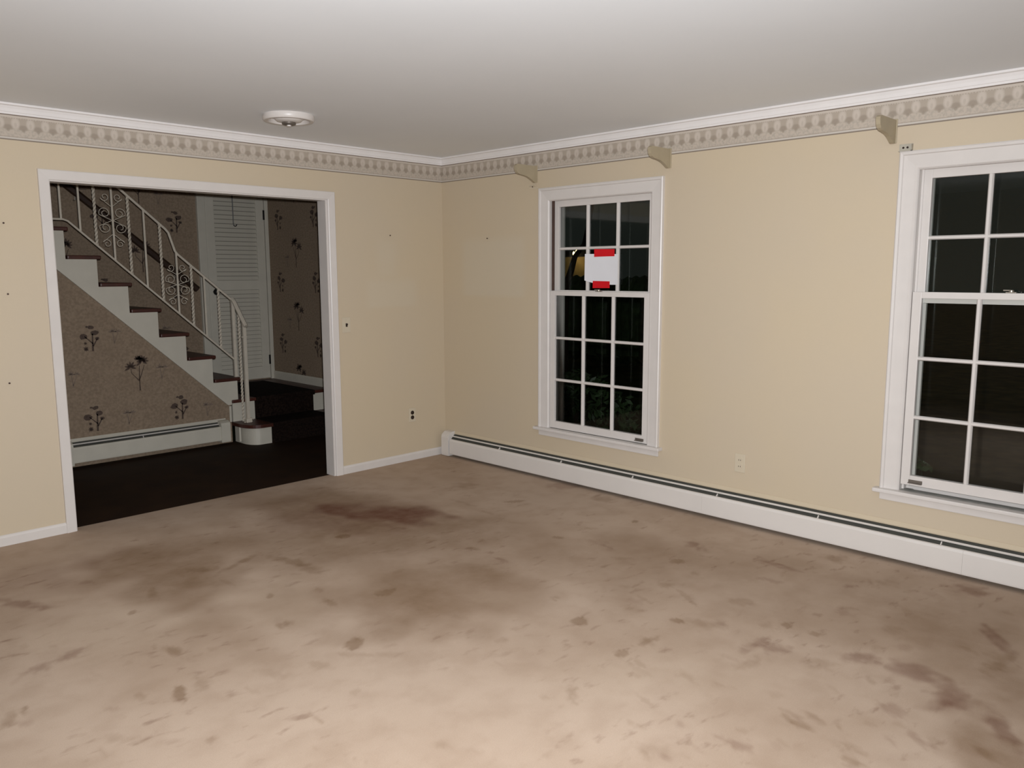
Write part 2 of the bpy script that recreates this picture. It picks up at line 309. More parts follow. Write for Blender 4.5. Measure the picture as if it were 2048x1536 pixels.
def axis_grid(lo, a, b, hi, d):
    return np.concatenate([np.linspace(lo, a, 12)[:-1], np.arange(a, b, d), np.linspace(b, hi, 4)])
gx = axis_grid(RX0, -4.05, 0.0, 0.0, .014); gx = np.unique(gx.round(4))
gy = axis_grid(RY0, -5.0, 0.0, 0.06, .014); gy = np.unique(gy.round(4))
X, Y = np.meshgrid(gx, gy)
st = np.zeros((X.size, 4)); st[:, 3] = 1
STAINS_FALLOFF = [(-1.446, -1.035, 0.229, -0.299, -0.11, -0.148, 0.72, 1), (-1.606, -0.931, 0.319, -0.414, -0.209, -0.302, 0.28, 1), (-1.637, -0.956, 0.431, -0.624, -0.292, -0.418, 0.45, 0), (-2.84, -1.092, 0.193, -0.39, -0.19, -0.413, 0.42, 0), (-2.118, -1.307, 0.64, -0.659, -0.242, -0.397, 0.4, 0), (-2.104, -2.222, 0.316, -0.326, -0.366, -0.459, 0.5, 0), (-1.281, -2.092, 0.47, -0.826, -0.466, -0.42, 0.25, 0), (-2.21, -2.508, 0.253, -0.105, -0.182, -0.254, 0.3, 0), (-0.756, -3.466, 0.081, -0.977, -0.43, -0.146, 0.22, 0), (-0.967, -4.312, -0.237, -0.294, -0.404, -0.015, 0.3, 0), (-1.234, -2.738, 0.386, -0.653, -0.339, -0.24, 0.12, 0), (-2.561, -1.28, 0.27, -0.11, -0.091, -0.208, 0.25, 0), (-3.172, -0.644, 0.328, -0.074, -0.058, -0.241, 0.2, 1), (-2.908, -1.836, 0.019, -0.418, -0.167, -0.205, 0.2, 0), (-3.272, -1.563, 0.249, -0.164, -0.099, -0.322, 0.35, 2), (-2.554, -1.759, 0.151, -0.154, -0.139, -0.246, 0.35, 2), (-1.85, -1.252, 0.092, -0.095, -0.061, -0.091, 0.3, 2), (-1.888, -2.442, 0.076, -0.162, -0.068, -0.066, 0.2, 2), (-1.866, -3.508, 0.232, -0.346, -0.209, -0.125, 0.25, 2), (-1.233, -4.181, -0.031, -0.126, -0.068, -0.01, 0.5, 1), (-1.328, -4.352, 0.025, -0.061, -0.07, -0.015, 0.5, 1), (-1.415, -4.345, 0.074, -0.076, -0.043, -0.013, 0.35, 1), (-1.451, -4.538, -0.077, -0.07, -0.051, 0.005, 0.5, 1), (-1.252, -3.994, 0.034, -0.053, -0.047, -0.017, 0.45, 1), (-1.414, -3.64, 0.105, -0.019, -0.03, -0.023, 0.4, 1), (-1.42, -3.718, 0.03, -0.062, -0.043, -0.019, 0.4, 1), (-1.181, -3.641, 0.003, -0.028, -0.03, -0.011, 0.4, 3), (-1.18, -3.768, 0.01, -0.027, -0.024, -0.008, 0.35, 3), (-1.473, -3.276, 0.017, -0.022, -0.023, -0.014, 0.45, 3), (-1.784, -2.978, 0.022, -0.034, -0.036, -0.028, 0.45, 3), (-1.895, -3.287, 0.024, -0.017, -0.023, -0.019, 0.4, 3), (-1.744, -3.296, 0.075, -0.014, -0.018, -0.018, 0.4, 0), (-2.265, -3.343, 0.019, -0.02, -0.043, -0.037, 0.3, 0), (-2.594, -2.444, 0.041, -0.011, -0.026, -0.048, 0.5, 3), (-1.858, -1.244, 0.037, -0.021, -0.022, -0.035, 0.55, 3), (-2.182, -2.098, 0.052, -0.024, -0.024, -0.036, 0.4, 3), (-2.436, -2.005, 0.003, -0.072, -0.021, -0.023, 0.35, 0), (-2.705, -2.069, 0.033, -0.009, -0.013, -0.028, 0.4, 0), (-2.396, -1.834, 0.02, -0.021, -0.017, -0.027, 0.3, 0), (-2.592, -1.737, 0.012, -0.012, -0.015, -0.027, 0.35, 3), (-3.278, -2.329, 0.023, -0.005, -0.022, -0.075, 0.5, 3), (-3.19, -2.318, 0.028, -0.029, -0.026, -0.057, 0.25, 0), (-3.15, -1.98, 0.034, -0.079, -0.016, -0.031, 0.45, 0), (-3.125, -1.458, 0.02, 0.003, -0.005, -0.023, 0.35, 3), (-3.456, -0.983, 0.074, -0.112, -0.014, -0.051, 0.45, 1), (-3.457, -1.702, 0.06, 0.021, -0.005, -0.034, 0.4, 1), (-3.566, -1.738, 0.071, 0.009, -0.006, -0.037, 0.35, 1), (-3.703, -2.03, 0.011, -0.011, -0.009, -0.033, 0.4, 0), (-3.76, -2.063, 0.044, 0.041, 0.002, -0.05, 0.35, 0), (-3.322, -2.684, 0.02, -0.006, -0.006, -0.018, 0.35, 0), (-3.384, -2.232, 0.021, -0.01, -0.009, -0.03, 0.25, 0), (-2.969, -1.289, 0.022, -0.023, -0.03, -0.075, 0.35, 0), (-0.524, -3.256, 0.004, -0.096, -0.042, -0.017, 0.45, 1), (-0.558, -2.794, -0.008, -0.073, -0.053, -0.026, 0.45, 1), (-0.849, -2.87, 0.028, -0.028, -0.032, -0.02, 0.35, 3), (-0.231, -3.452, 0.011, -0.053, -0.061, -0.022, 0.35, 0), (-0.198, -4.093, 0.009, -0.087, -0.063, -0.013, 0.4, 1), (-0.55, -3.66, 0.027, -0.028, -0.025, -0.01, 0.4, 1), (-0.713, -4.336, -0.073, -0.07, -0.069, -0.001, 0.5, 1), (-0.964, -4.39, 0.015, -0.041, -0.047, -0.009, 0.35, 0), (-2.142, -3.93, 0.012, -0.058, -0.028, -0.01, 0.35, 1), (-1.888, -4.053, -0.005, -0.05, -0.025, -0.006, 0.35, 0), (-1.968, -4.234, 0.001, -0.043, -0.02, -0.004, 0.4, 0), (-0.113, -1.442, 0.048, -0.101, -0.074, -0.06, 0.3, 1), (-0.172, -1.808, 0.016, -0.089, -0.06, -0.043, 0.3, 0), (-0.594, -0.904, 0.07, -0.073, -0.065, -0.072, 0.3, 0), (-0.644, -1.46, 0.066, -0.047, -0.017, -0.017, 0.4, 3), (-1.0, -2.154, 0.022, -0.031, -0.016, -0.015, 0.4, 3), (-0.442, -2.297, 0.018, -0.018, -0.025, -0.018, 0.45, 3), (-2.278, -1.418, 0.05, -0.162, -0.025, -0.036, 0.35, 0), (-2.513, -1.226, 0.125, 0.048, -0.012, -0.035, 0.35, 0), (-2.678, -1.165, 0.054, -0.056, -0.016, -0.035, 0.3, 0), (-2.279, -1.572, 0.012, -0.117, -0.033, -0.042, 0.3, 0), (-3.153, -0.918, 0.035, -0.035, -0.009, -0.028, 0.3, 1), (-1.62, -3.704, 0.06, -0.03, -0.027, -0.018, 0.2, 0), (-1.43, -3.9, 0.019, -0.05, -0.041, -0.015, 0.22, 0), (-0.402, -3.748, 0.034, -0.059, -0.041, -0.014, 0.25, 0), (-1.882, -3.994, -0.012, -0.033, -0.015, -0.002, 0.35, 0), (-1.808, -4.136, -0.004, -0.017, -0.019, -0.003, 0.4, 0), (-1.66, -2.72, 0.017, -0.017, -0.022, -0.02, 0.3, 0), (-2.178, -2.351, 0.02, -0.081, -0.038, -0.038, 0.25, 0), (-1.698, -4.353, -0.016, -0.045, -0.026, -0.002, 0.35, 1), (-1.578, -4.216, -0.001, -0.047, -0.043, -0.009, 0.3, 1), (-1.622, -4.509, -0.033, -0.056, -0.025, 0.0, 0.35, 0), (-2.612, -2.57, 0.085, -0.087, -0.012, -0.018, 0.2, 0), (-2.798, -2.498, 0.029, -0.06, -0.02, -0.026, 0.2, 0), (-2.818, -3.248, 0.023, -0.023, -0.015, -0.017, 0.18, 0), (-2.948, -2.456, 0.04, -0.079, -0.017, -0.026, 0.15, 0), (-3.527, -2.483, 0.058, -0.059, -0.011, -0.03, 0.18, 0), (-3.012, -2.838, 0.004, -0.06, -0.008, -0.007, 0.25, 0), (-2.341, -3.776, 0.028, -0.056, -0.03, -0.016, 0.18, 0), (-1.414, -3.402, 0.068, -0.107, -0.045, -0.025, 0.15, 0), (-1.6, -4.526, 0.0, -0.161, -0.196, -0.02, 0.4, 0), (-1.129, -4.478, -0.011, -0.093, -0.213, -0.022, 0.3, 0), (-1.5, -4.375, -0.004, -0.209, -0.18, -0.026, 0.25, 0), (-1.852, -3.707, -0.003, -0.032, -0.021, -0.007, 0.0904846174783701, 0), (-1.05, -4.386, -0.019, -0.035, -0.017, -0.002, 0.1665558217006462, 3), (-2.028, -4.043, -0.009, -0.023, -0.011, -0.001, 0.14238987534195405, 0), (-0.596, -3.878, 0.009, -0.051, -0.037, -0.01, 0.08496188023516, 1), (-1.814, -4.046, -0.023, -0.049, -0.021, -0.003, 0.14319414464011904, 3), (-0.376, -4.303, -0.01, -0.032, -0.02, -0.002, 0.12127699609456077, 3), (-1.676, -4.394, -0.002, -0.024, -0.023, -0.003, 0.16545649359831105, 3), (-1.901, -4.232, -0.014, -0.035, -0.022, -0.002, 0.23855834317901042, 0), (-1.054, -4.082, 0.021, -0.031, -0.028, -0.009, 0.1848817899359762, 1), (-1.096, -3.364, 0.034, -0.049, -0.042, -0.022, 0.20809525140120028, 3), (-0.203, -4.151, 0.019, -0.032, -0.034, -0.008, 0.17679815007988514, 0), (-1.758, -3.88, 0.012, -0.032, -0.026, -0.01, 0.11775224923909777, 0), (-1.088, -3.41, 0.018, -0.043, -0.017, -0.008, 0.14526978169871851, 1), (-1.224, -3.166, -0.05, -0.09, -0.023, -0.006, 0.22346554262841622, 3), (-2.055, -4.027, -0.003, -0.027, -0.021, -0.005, 0.09641165211215749, 1), (-1.855, -4.006, -0.013, -0.024, -0.014, -0.002, 0.16338036692499294, 1), (-1.942, -3.362, -0.003, -0.047, -0.011, -0.005, 0.18114888564737847, 0), (-1.136, -4.011, -0.009, -0.031, -0.035, -0.007, 0.12462790577177318, 3), (-1.432, -3.01, 0.018, -0.051, -0.038, -0.024, 0.15300994074182067, 1), (-1.438, -3.346, 0.017, -0.05, -0.033, -0.017, 0.20596830651421588, 0), (-0.383, -3.986, 0.005, -0.042, -0.044, -0.01, 0.11560605484691056, 1), (-1.367, -3.426, 0.021, -0.03, -0.03, -0.017, 0.1315145575394023, 1), (-0.906, -3.994, 0.032, -0.042, -0.04, -0.013, 0.19873118120459599, 0), (-1.047, -4.353, -0.004, -0.022, -0.016, -0.002, 0.11052860893623934, 0), (-0.889, -4.28, -0.019, -0.049, -0.017, -0.002, 0.17431692019663944, 3), (-2.061, -3.91, 0.005, -0.022, -0.014, -0.005, 0.1471633894066003, 3), (-1.914, -3.387, -0.009, -0.031, -0.019, -0.007, 0.1796256768547459, 3), (-2.0, -4.241, 0.005, -0.033, -0.008, -0.002, 0.2005408736026134, 1), (-1.922, -4.19, -0.023, -0.043, -0.021, -0.001, 0.09919941164278015, 0), (-2.383, -3.738, -0.009, -0.044, -0.019, -0.005, 0.22394797376380765, 0), (-2.278, -3.612, -0.0, -0.022, -0.012, -0.005, 0.16399426166653197, 3), (-2.383, -3.752, -0.006, -0.02, -0.009, -0.002, 0.16655691561364827, 0), (-1.246, -3.576, 0.019, -0.036, -0.034, -0.016, 0.20666750702113962, 0), (-0.27, -4.043, 0.031, -0.039, -0.05, -0.014, 0.12342352539093332, 1), (-1.428, -4.096, -0.008, -0.017, -0.018, -0.002, 0.21712359077314564, 0), (-1.382, -3.028, -0.016, -0.058, -0.016, -0.007, 0.1624647277618885, 3), (-1.47, -3.628, -0.005, -0.035, -0.027, -0.009, 0.1377335336982375, 0), (-0.901, -4.458, -0.012, -0.018, -0.015, -0.001, 0.20724683413493777, 0), (-1.962, -3.435, -0.004, -0.05, -0.02, -0.008, 0.08695029452195943, 3), (-2.128, -3.571, -0.018, -0.055, -0.013, -0.004, 0.14692686493496881, 0), (-1.836, -3.708, 0.007, -0.042, -0.012, -0.005, 0.14813680902763113, 0), (-0.866, -4.378, 0.014, -0.045, -0.034, -0.006, 0.15426291428870603, 0), (-1.382, -4.508, 0.007, -0.038, -0.021, -0.003, 0.09738071052281282, 1), (-0.814, -3.768, 0.021, -0.038, -0.017, -0.006, 0.20388864325126826, 0), (-1.579, -4.023, -0.019, -0.043, -0.017, -0.002, 0.13463742952529856, 0), (-1.516, -3.078, 0.012, -0.042, -0.03, -0.018, 0.12790113782733348, 0), (-2.276, -3.649, 0.019, -0.026, -0.017, -0.011, 0.19983438742150478, 0), (-1.897, -4.188, -0.011, -0.019, -0.01, -0.0, 0.18335566073652038, 3), (-1.715, -4.202, 0.005, -0.025, -0.016, -0.004, 0.1360455173929199, 3), (-0.835, -4.413, -0.02, -0.024, -0.036, -0.001, 0.23473459978177602, 3), (-1.648, -4.275, 0.002, -0.034, -0.019, -0.003, 0.18287248063212863, 0), (-1.877, -3.593, -0.018, -0.044, -0.022, -0.005, 0.17383491482604818, 0), (-2.168, -3.736, -0.007, -0.022, -0.016, -0.004, 0.2162385555400042, 1), (-1.772, -4.294, -0.02, -0.033, -0.018, -0.001, 0.22230546142769442, 1), (-2.003, -3.429, 0.008, -0.031, -0.013, -0.007, 0.13152674494099098, 0), (-1.843, -3.982, -0.002, -0.04, -0.013, -0.004, 0.22428076484395876, 0), (-1.807, -4.056, -0.012, -0.046, -0.017, -0.003, 0.23364141946535866, 3), (-1.596, -4.528, 0.021, -0.026, -0.022, -0.005, 0.11477949363455953, 1), (-1.366, -3.432, -0.01, -0.036, -0.018, -0.006, 0.21737529043765008, 1), (-1.212, -3.19, -0.016, -0.037, -0.018, -0.007, 0.09887480627613345, 1), (-0.839, -4.222, -0.016, -0.031, -0.03, -0.003, 0.08110139135048887, 1), (-1.545, -3.695, -0.007, -0.022, -0.025, -0.007, 0.1583972792517185, 0), (-0.869, -3.755, 0.017, -0.025, -0.035, -0.013, 0.22195024195609542, 1), (-2.367, -3.807, -0.003, -0.028, -0.017, -0.005, 0.12728544433462824, 1), (-2.36, -3.818, 0.003, -0.024, -0.014, -0.005, 0.1867011755631932, 1), (-1.737, -3.308, -0.008, -0.059, -0.027, -0.011, 0.1968319149385505, 0), (-2.251, -3.854, -0.012, -0.04, -0.01, -0.002, 0.10262148013211544, 1), (-1.566, -4.185, 0.014, -0.025, -0.016, -0.005, 0.15717959679656351, 0), (-0.644, -3.954, -0.01, -0.027, -0.034, -0.006, 0.14269668025877752, 0), (-1.623, -3.622, 0.0, -0.056, -0.013, -0.005, 0.11955140673571349, 1), (-2.617, -3.536, 0.025, -0.003, -0.007, -0.011, 0.11976068870444626, 0), (-3.444, -1.944, 0.012, -0.054, -0.008, -0.013, 0.07345113621787362, 0), (-2.824, -2.772, 0.025, -0.001, -0.009, -0.019, 0.132947286796395, 3), (-2.302, -2.996, 0.001, -0.02, -0.008, -0.006, 0.10435197989493275, 1), (-3.745, -2.117, 0.028, -0.017, -0.004, -0.021, 0.126312768375424, 1), (-2.977, -3.222, 0.008, -0.032, -0.006, -0.004, 0.11808866056517409, 0), (-1.453, -1.764, 0.04, -0.039, -0.027, -0.03, 0.12283676292749052, 3), (-3.48, -2.345, 0.005, -0.023, -0.008, -0.013, 0.17360766510148845, 0), (-3.058, -3.11, 0.013, -0.038, -0.004, -0.004, 0.1347933473499376, 0), (-3.67, -1.783, 0.024, 0.013, -0.001, -0.018, 0.10075641571562066, 1), (-2.367, -3.295, 0.008, -0.012, -0.014, -0.012, 0.17123709085640101, 0), (-2.121, -2.577, 0.003, -0.06, -0.021, -0.018, 0.11244296613249088, 0), (-2.265, -1.484, 0.017, 0.001, -0.007, -0.016, 0.07929867123797014, 3), (-2.218, -1.33, 0.041, -0.039, -0.012, -0.019, 0.06280431878364559, 3), (-2.177, -2.71, 0.006, -0.02, -0.02, -0.018, 0.10403193251680254, 1), (-2.71, -2.034, 0.008, -0.038, -0.017, -0.022, 0.09104080151007793, 1), (-3.372, -1.664, 0.016, 0.002, -0.002, -0.014, 0.10844967082469398, 0), (-1.976, -1.922, 0.051, 0.001, -0.013, -0.022, 0.16099050702669798, 3), (-2.763, -2.129, 0.032, -0.02, -0.005, -0.01, 0.10759305998078678, 0), (-2.511, -3.533, 0.017, -0.005, -0.006, -0.008, 0.09995735730748023, 0), (-2.606, -1.203, 0.015, -0.001, -0.014, -0.035, 0.15454071605979017, 3), (-2.75, -3.428, 0.026, -0.001, -0.004, -0.009, 0.1004352339766359, 1), (-2.572, -0.906, 0.02, -0.038, -0.008, -0.018, 0.0725745463642195, 0), (-3.622, -1.53, 0.02, -0.022, -0.004, -0.014, 0.09974924880327747, 3), (-3.032, -2.066, 0.02, -0.011, -0.008, -0.02, 0.15018960768604203, 3), (-3.352, -1.137, 0.038, -0.02, -0.004, -0.015, 0.10010184425400181, 3), (-3.494, -2.242, 0.022, -0.028, -0.006, -0.018, 0.17082037137502004, 1), (-2.15, -2.853, 0.026, -0.013, -0.015, -0.017, 0.15851172313369197, 3), (-1.018, -2.434, -0.003, -0.03, -0.033, -0.021, 0.07103953578333684, 0), (-3.169, -2.253, 0.023, -0.036, -0.004, -0.007, 0.06578146259478121, 3), (-2.37, -3.377, 0.025, -0.002, -0.006, -0.009, 0.10791996340770624, 0), (-2.866, -1.7, 0.03, 0.001, -0.01, -0.029, 0.14258320216729045, 0), (-1.316, -2.618, 0.069, -0.019, -0.012, -0.012, 0.08505122979290629, 3), (-3.108, -2.967, 0.008, -0.02, -0.01, -0.011, 0.11609818265820424, 0), (-3.728, -2.14, 0.023, 0.005, -0.002, -0.02, 0.17318149735923155, 1), (-3.48, -1.568, 0.012, -0.019, -0.008, -0.025, 0.1370166541507097, 1), (-3.08, -2.488, 0.008, -0.053, -0.007, -0.008, 0.11324453724753998, 3), (-3.318, -1.942, 0.026, 0.008, -0.004, -0.022, 0.10153791295762815, 3), (-2.768, -3.344, 0.01, -0.03, -0.007, -0.006, 0.06804051393795248, 0), (-3.434, -2.504, 0.008, -0.006, -0.003, -0.009, 0.09011289079596405, 1), (-3.602, -2.504, 0.01, -0.045, -0.008, -0.011, 0.13345718484839506, 3), (-2.656, -1.45, 0.006, -0.069, -0.013, -0.018, 0.17796763069061752, 3), (-2.422, -3.691, 0.018, -0.006, -0.01, -0.011, 0.07150407674455977, 0), (-3.149, -2.061, 0.016, -0.042, -0.004, -0.008, 0.09311799689390145, 3), (-3.569, -1.485, 0.016, 0.004, -0.004, -0.027, 0.11328822192490104, 3), (-0.932, -3.02, 0.001, -0.036, -0.019, -0.01, 0.234165829323713, 0), (-1.162, -3.005, 0.021, -0.034, -0.028, -0.017, 0.29217560718569835, 0), (-0.916, -2.346, 0.031, -0.062, -0.03, -0.023, 0.16366858622002178, 1), (-1.08, -1.347, 0.032, -0.049, -0.026, -0.029, 0.12904675975701563, 0), (-1.317, -2.888, 0.012, -0.034, -0.02, -0.013, 0.16297331349830207, 0), (-1.466, -1.958, 0.014, -0.025, -0.017, -0.017, 0.26438286132923994, 0), (-0.909, -1.248, 0.005, -0.12, -0.021, -0.019, 0.22147282484566586, 0), (-1.002, -2.84, 0.025, -0.026, -0.014, -0.01, 0.1281652021636695, 0), (-0.753, -3.354, 0.007, -0.059, -0.022, -0.009, 0.28715147968260524, 1), (-0.948, -1.504, 0.004, -0.099, -0.018, -0.016, 0.199940067245666, 0), (-0.928, -2.462, 0.0, -0.052, -0.031, -0.02, 0.28763865832530366, 1), (-0.754, -2.17, 0.034, -0.045, -0.018, -0.014, 0.26139364158877165, 0), (-1.488, -2.183, 0.002, -0.051, -0.02, -0.016, 0.29285769290316666, 1), (-1.019, -2.638, 0.044, -0.049, -0.02, -0.014, 0.15855954133707628, 0), (-0.968, -1.783, 0.04, -0.071, -0.017, -0.015, 0.15599903593021772, 0)]  # large blotches near the right front also paint in flash falloff
xf, yf = X.ravel(), Y.ravel()
_dir = np.random.uniform(0, 2*np.pi, (len(STAINS_FALLOFF)+1, 10)); _pha = np.random.uniform(0, 6.28, (len(STAINS_FALLOFF)+1, 10)); _frq = np.linspace(.6, 4.5, 10)
def wob(f, i):
    v = 0
    for k in range(10): v = v + np.sin((xf*np.cos(_dir[i, k])+yf*np.sin(_dir[i, k]))*f*_frq[k]+_pha[i, k])*(.20/_frq[k]**.5)
    return v
for i, (cx, cy, ux, uy, vx, vy, s, k) in enumerate(STAINS_FALLOFF):
    det = ux*vy-uy*vx
    if abs(det) < 1e-7: continue
    dx, dy = xf-cx, yf-cy
    p = (dx*vy-dy*vx)/det; q = (ux*dy-uy*dx)/det
    size = math.sqrt(abs(det))
    d = np.sqrt(p*p+q*q) + wob(2.4/max(size, .04), i)*(.8 if k != 3 else .35)
    if k == 3: f = np.clip((1.12-d)/.35, 0, 1)
    else: f = np.clip((1.35-d)/1.1, 0, 1)
    f = f*f*(3-2*f)*s
    ch = {0: 0, 3: 0, 1: 1, 2: 2}[k]
    st[:, ch] = 1-(1-st[:, ch])*(1-f)
me = bpy.data.meshes.new('floor')
nx, ny = len(gx), len(gy)
co = np.zeros((nx*ny, 3)); co[:, 0] = xf; co[:, 1] = yf
ii = (np.arange(ny-1)[:, None]*nx+np.arange(nx-1)[None, :]).ravel()
quads = np.stack([ii, ii+1, ii+1+nx, ii+nx], 1)
me.vertices.add(nx*ny); me.vertices.foreach_set('co', co.ravel())
me.loops.add(quads.size); me.loops.foreach_set('vertex_index', quads.ravel())
me.polygons.add(len(quads)); me.polygons.foreach_set('loop_start', np.arange(len(quads))*4); me.polygons.foreach_set('loop_total', np.full(len(quads), 4))
me.update(); me.validate()
ca = me.color_attributes.new('stain_falloff', 'FLOAT_COLOR', 'POINT'); ca.data.foreach_set('color', st.ravel())
me.materials.append(CARPET)
fo = bpy.data.objects.new('floor', me); COL.objects.link(fo)
tag(fo, 'stained beige wall-to-wall carpet of the empty living room', 'carpet', kind='structure')

tag(B(RX0, .15, RY0, .1, H, H+.1).build('ceiling', CEILM), 'plain white living room ceiling', 'ceiling', kind='structure')
w = MB()
w.box(RX0, DX0-.018, 0, .1, -.02, H); w.box(DX1+.018, 0, 0, .1, -.02, H); w.box(DX0-.018, DX1+.018, 0, .1, DZ+.018, H)
wall_back = tag(w.build('wall_back', WALLB), 'cream wall with the wide cased opening to the hall', 'wall', kind='structure')
w = MB(); e = .02
w.box(0, .15, WY[0]+e, .1, -.02, H); w.box(0, .15, WY[1]+e, WY[0]-WW-e, -.02, H); w.box(0, .15, RY0, WY[1]-WW-e, -.02, H)
for y in WY:
    w.box(0, .15, y-WW-e, y+e, -.02, WZ0-.03); w.box(0, .15, y-WW-e, y+e, WZ1+e, H)
wall_right = tag(w.build('wall_right', WALLR), 'cream wall holding the two sash windows', 'wall', kind='structure')
tag(B(RX0-.1, RX0, RY0, .1, -.02, H).build('wall_left', WALLO), 'plain cream wall on the left of the living room, out of view', 'wall', kind='structure')
tag(B(RX0, .15, RY0-.1, RY0, -.02, H).build('wall_front', WALLO), 'plain cream wall behind the viewer', 'wall', kind='structure')

# wallpaper border strips
B(RX0, -.0006, -.0015, 0, 2.2487, 2.3835).build('wallpaper_border', BORDB, wall_back)['label'] = 'printed grey beige wallpaper border under the crown molding'
B(-.0015, 0, RY0, -.0015, 2.2487, 2.3835).build('wallpaper_border', BORDR, wall_right)['label'] = 'printed grey beige wallpaper border under the crown molding'

# crown molding (profile: out from wall, up)
prof = [(0, 2.3835), (.010, 2.3835), (.012, 2.394), (.015, 2.396), (.019, 2.412), (.026, 2.426), (.029, 2.427), (.036, 2.430), (.037, 2.44), (0, 2.44)]
c = MB().loft([(RX0, -o, z) for o, z in prof], [(-o, -o, z) for o, z in prof]).build('trim_1', CROWN)
tag(c, 'white crown molding above the hall doorway wall', 'molding', kind='structure')
c = MB().loft([(-o, -o, z) for o, z in prof], [(-o, RY0, z) for o, z in prof]).build('trim_2', CROWN)
tag(c, 'white crown molding above the window wall', 'molding', kind='structure')

# low baseboards
def base_prof(t=.013, h=.062): return [(0, 0), (t, 0), (t, h-.014), (t-.004, h-.006), (t-.009, h), (0, h)]
bb = MB().loft([(RX0, -o, z) for o, z in base_prof()], [(-2.964, -o, z) for o, z in base_prof()]).build('baseboard_left', TRIM)
tag(bb, 'low white baseboard left of the hall doorway', 'baseboard', kind='structure')
bb = MB().loft([(-1.036, -o, z) for o, z in base_prof()], [(-.002, -o, z) for o, z in base_prof()]).build('baseboard_right', TRIM)
tag(bb, 'low white baseboard between hall doorway and corner', 'baseboard', kind='structure')

# doorway casing and jambs
t = empty('trim_3', (-2.008, 0, 0)); tag(t, 'white casing and jambs around the hall doorway', 'door frame', kind='structure')
def mitred(prof_, outer, axis):
    """three mitred boards; prof_ (w inward from outer edge, thickness), outer=(a0,a1,ztop,z0)"""
    a0, a1, zt, z0 = outer
    def P(a, t_, z): return (a, -t_, z) if axis == 'x' else (-t_, a, z)
    s = 1 if a1 > a0 else -1
    L = MB().loft([P(a0+s*w_, t_, z0) for w_, t_ in prof_], [P(a0+s*w_, t_, zt-w_) for w_, t_ in prof_])
    R_ = MB().loft([P(a1-s*w_, t_, z0) for w_, t_ in prof_], [P(a1-s*w_, t_, zt-w_) for w_, t_ in prof_])
    Hd = MB().loft([P(a0+s*w_, t_, zt-w_) for w_, t_ in prof_], [P(a1-s*w_, t_, zt-w_) for w_, t_ in prof_])
    return L, Hd, R_
cp = [(0, 0), (0, .017), (.004, .020), (.052, .016), (.057, .013), (.057, 0)]
for mb in mitred(cp, (-2.964, -1.052+.016, 2.1055, 0), 'x'): mb.build('casing', TRIM, t)
B(DX0-.018, DX0, -.002, .102, 0, DZ+.018).build('jamb', TRIM, t)
B(DX1, DX1+.018, -.002, .102, 0, DZ+.018).build('jamb', TRIM, t)
B(DX0, DX1, -.002, .102, DZ, DZ+.018).build('head_jamb', TRIM, t)
for mb in mitred([(a, -(.1+b_)) for a, b_ in cp], (-2.964, -1.036, 2.1055, 0), 'x'): mb.build('casing', TRIM, t)

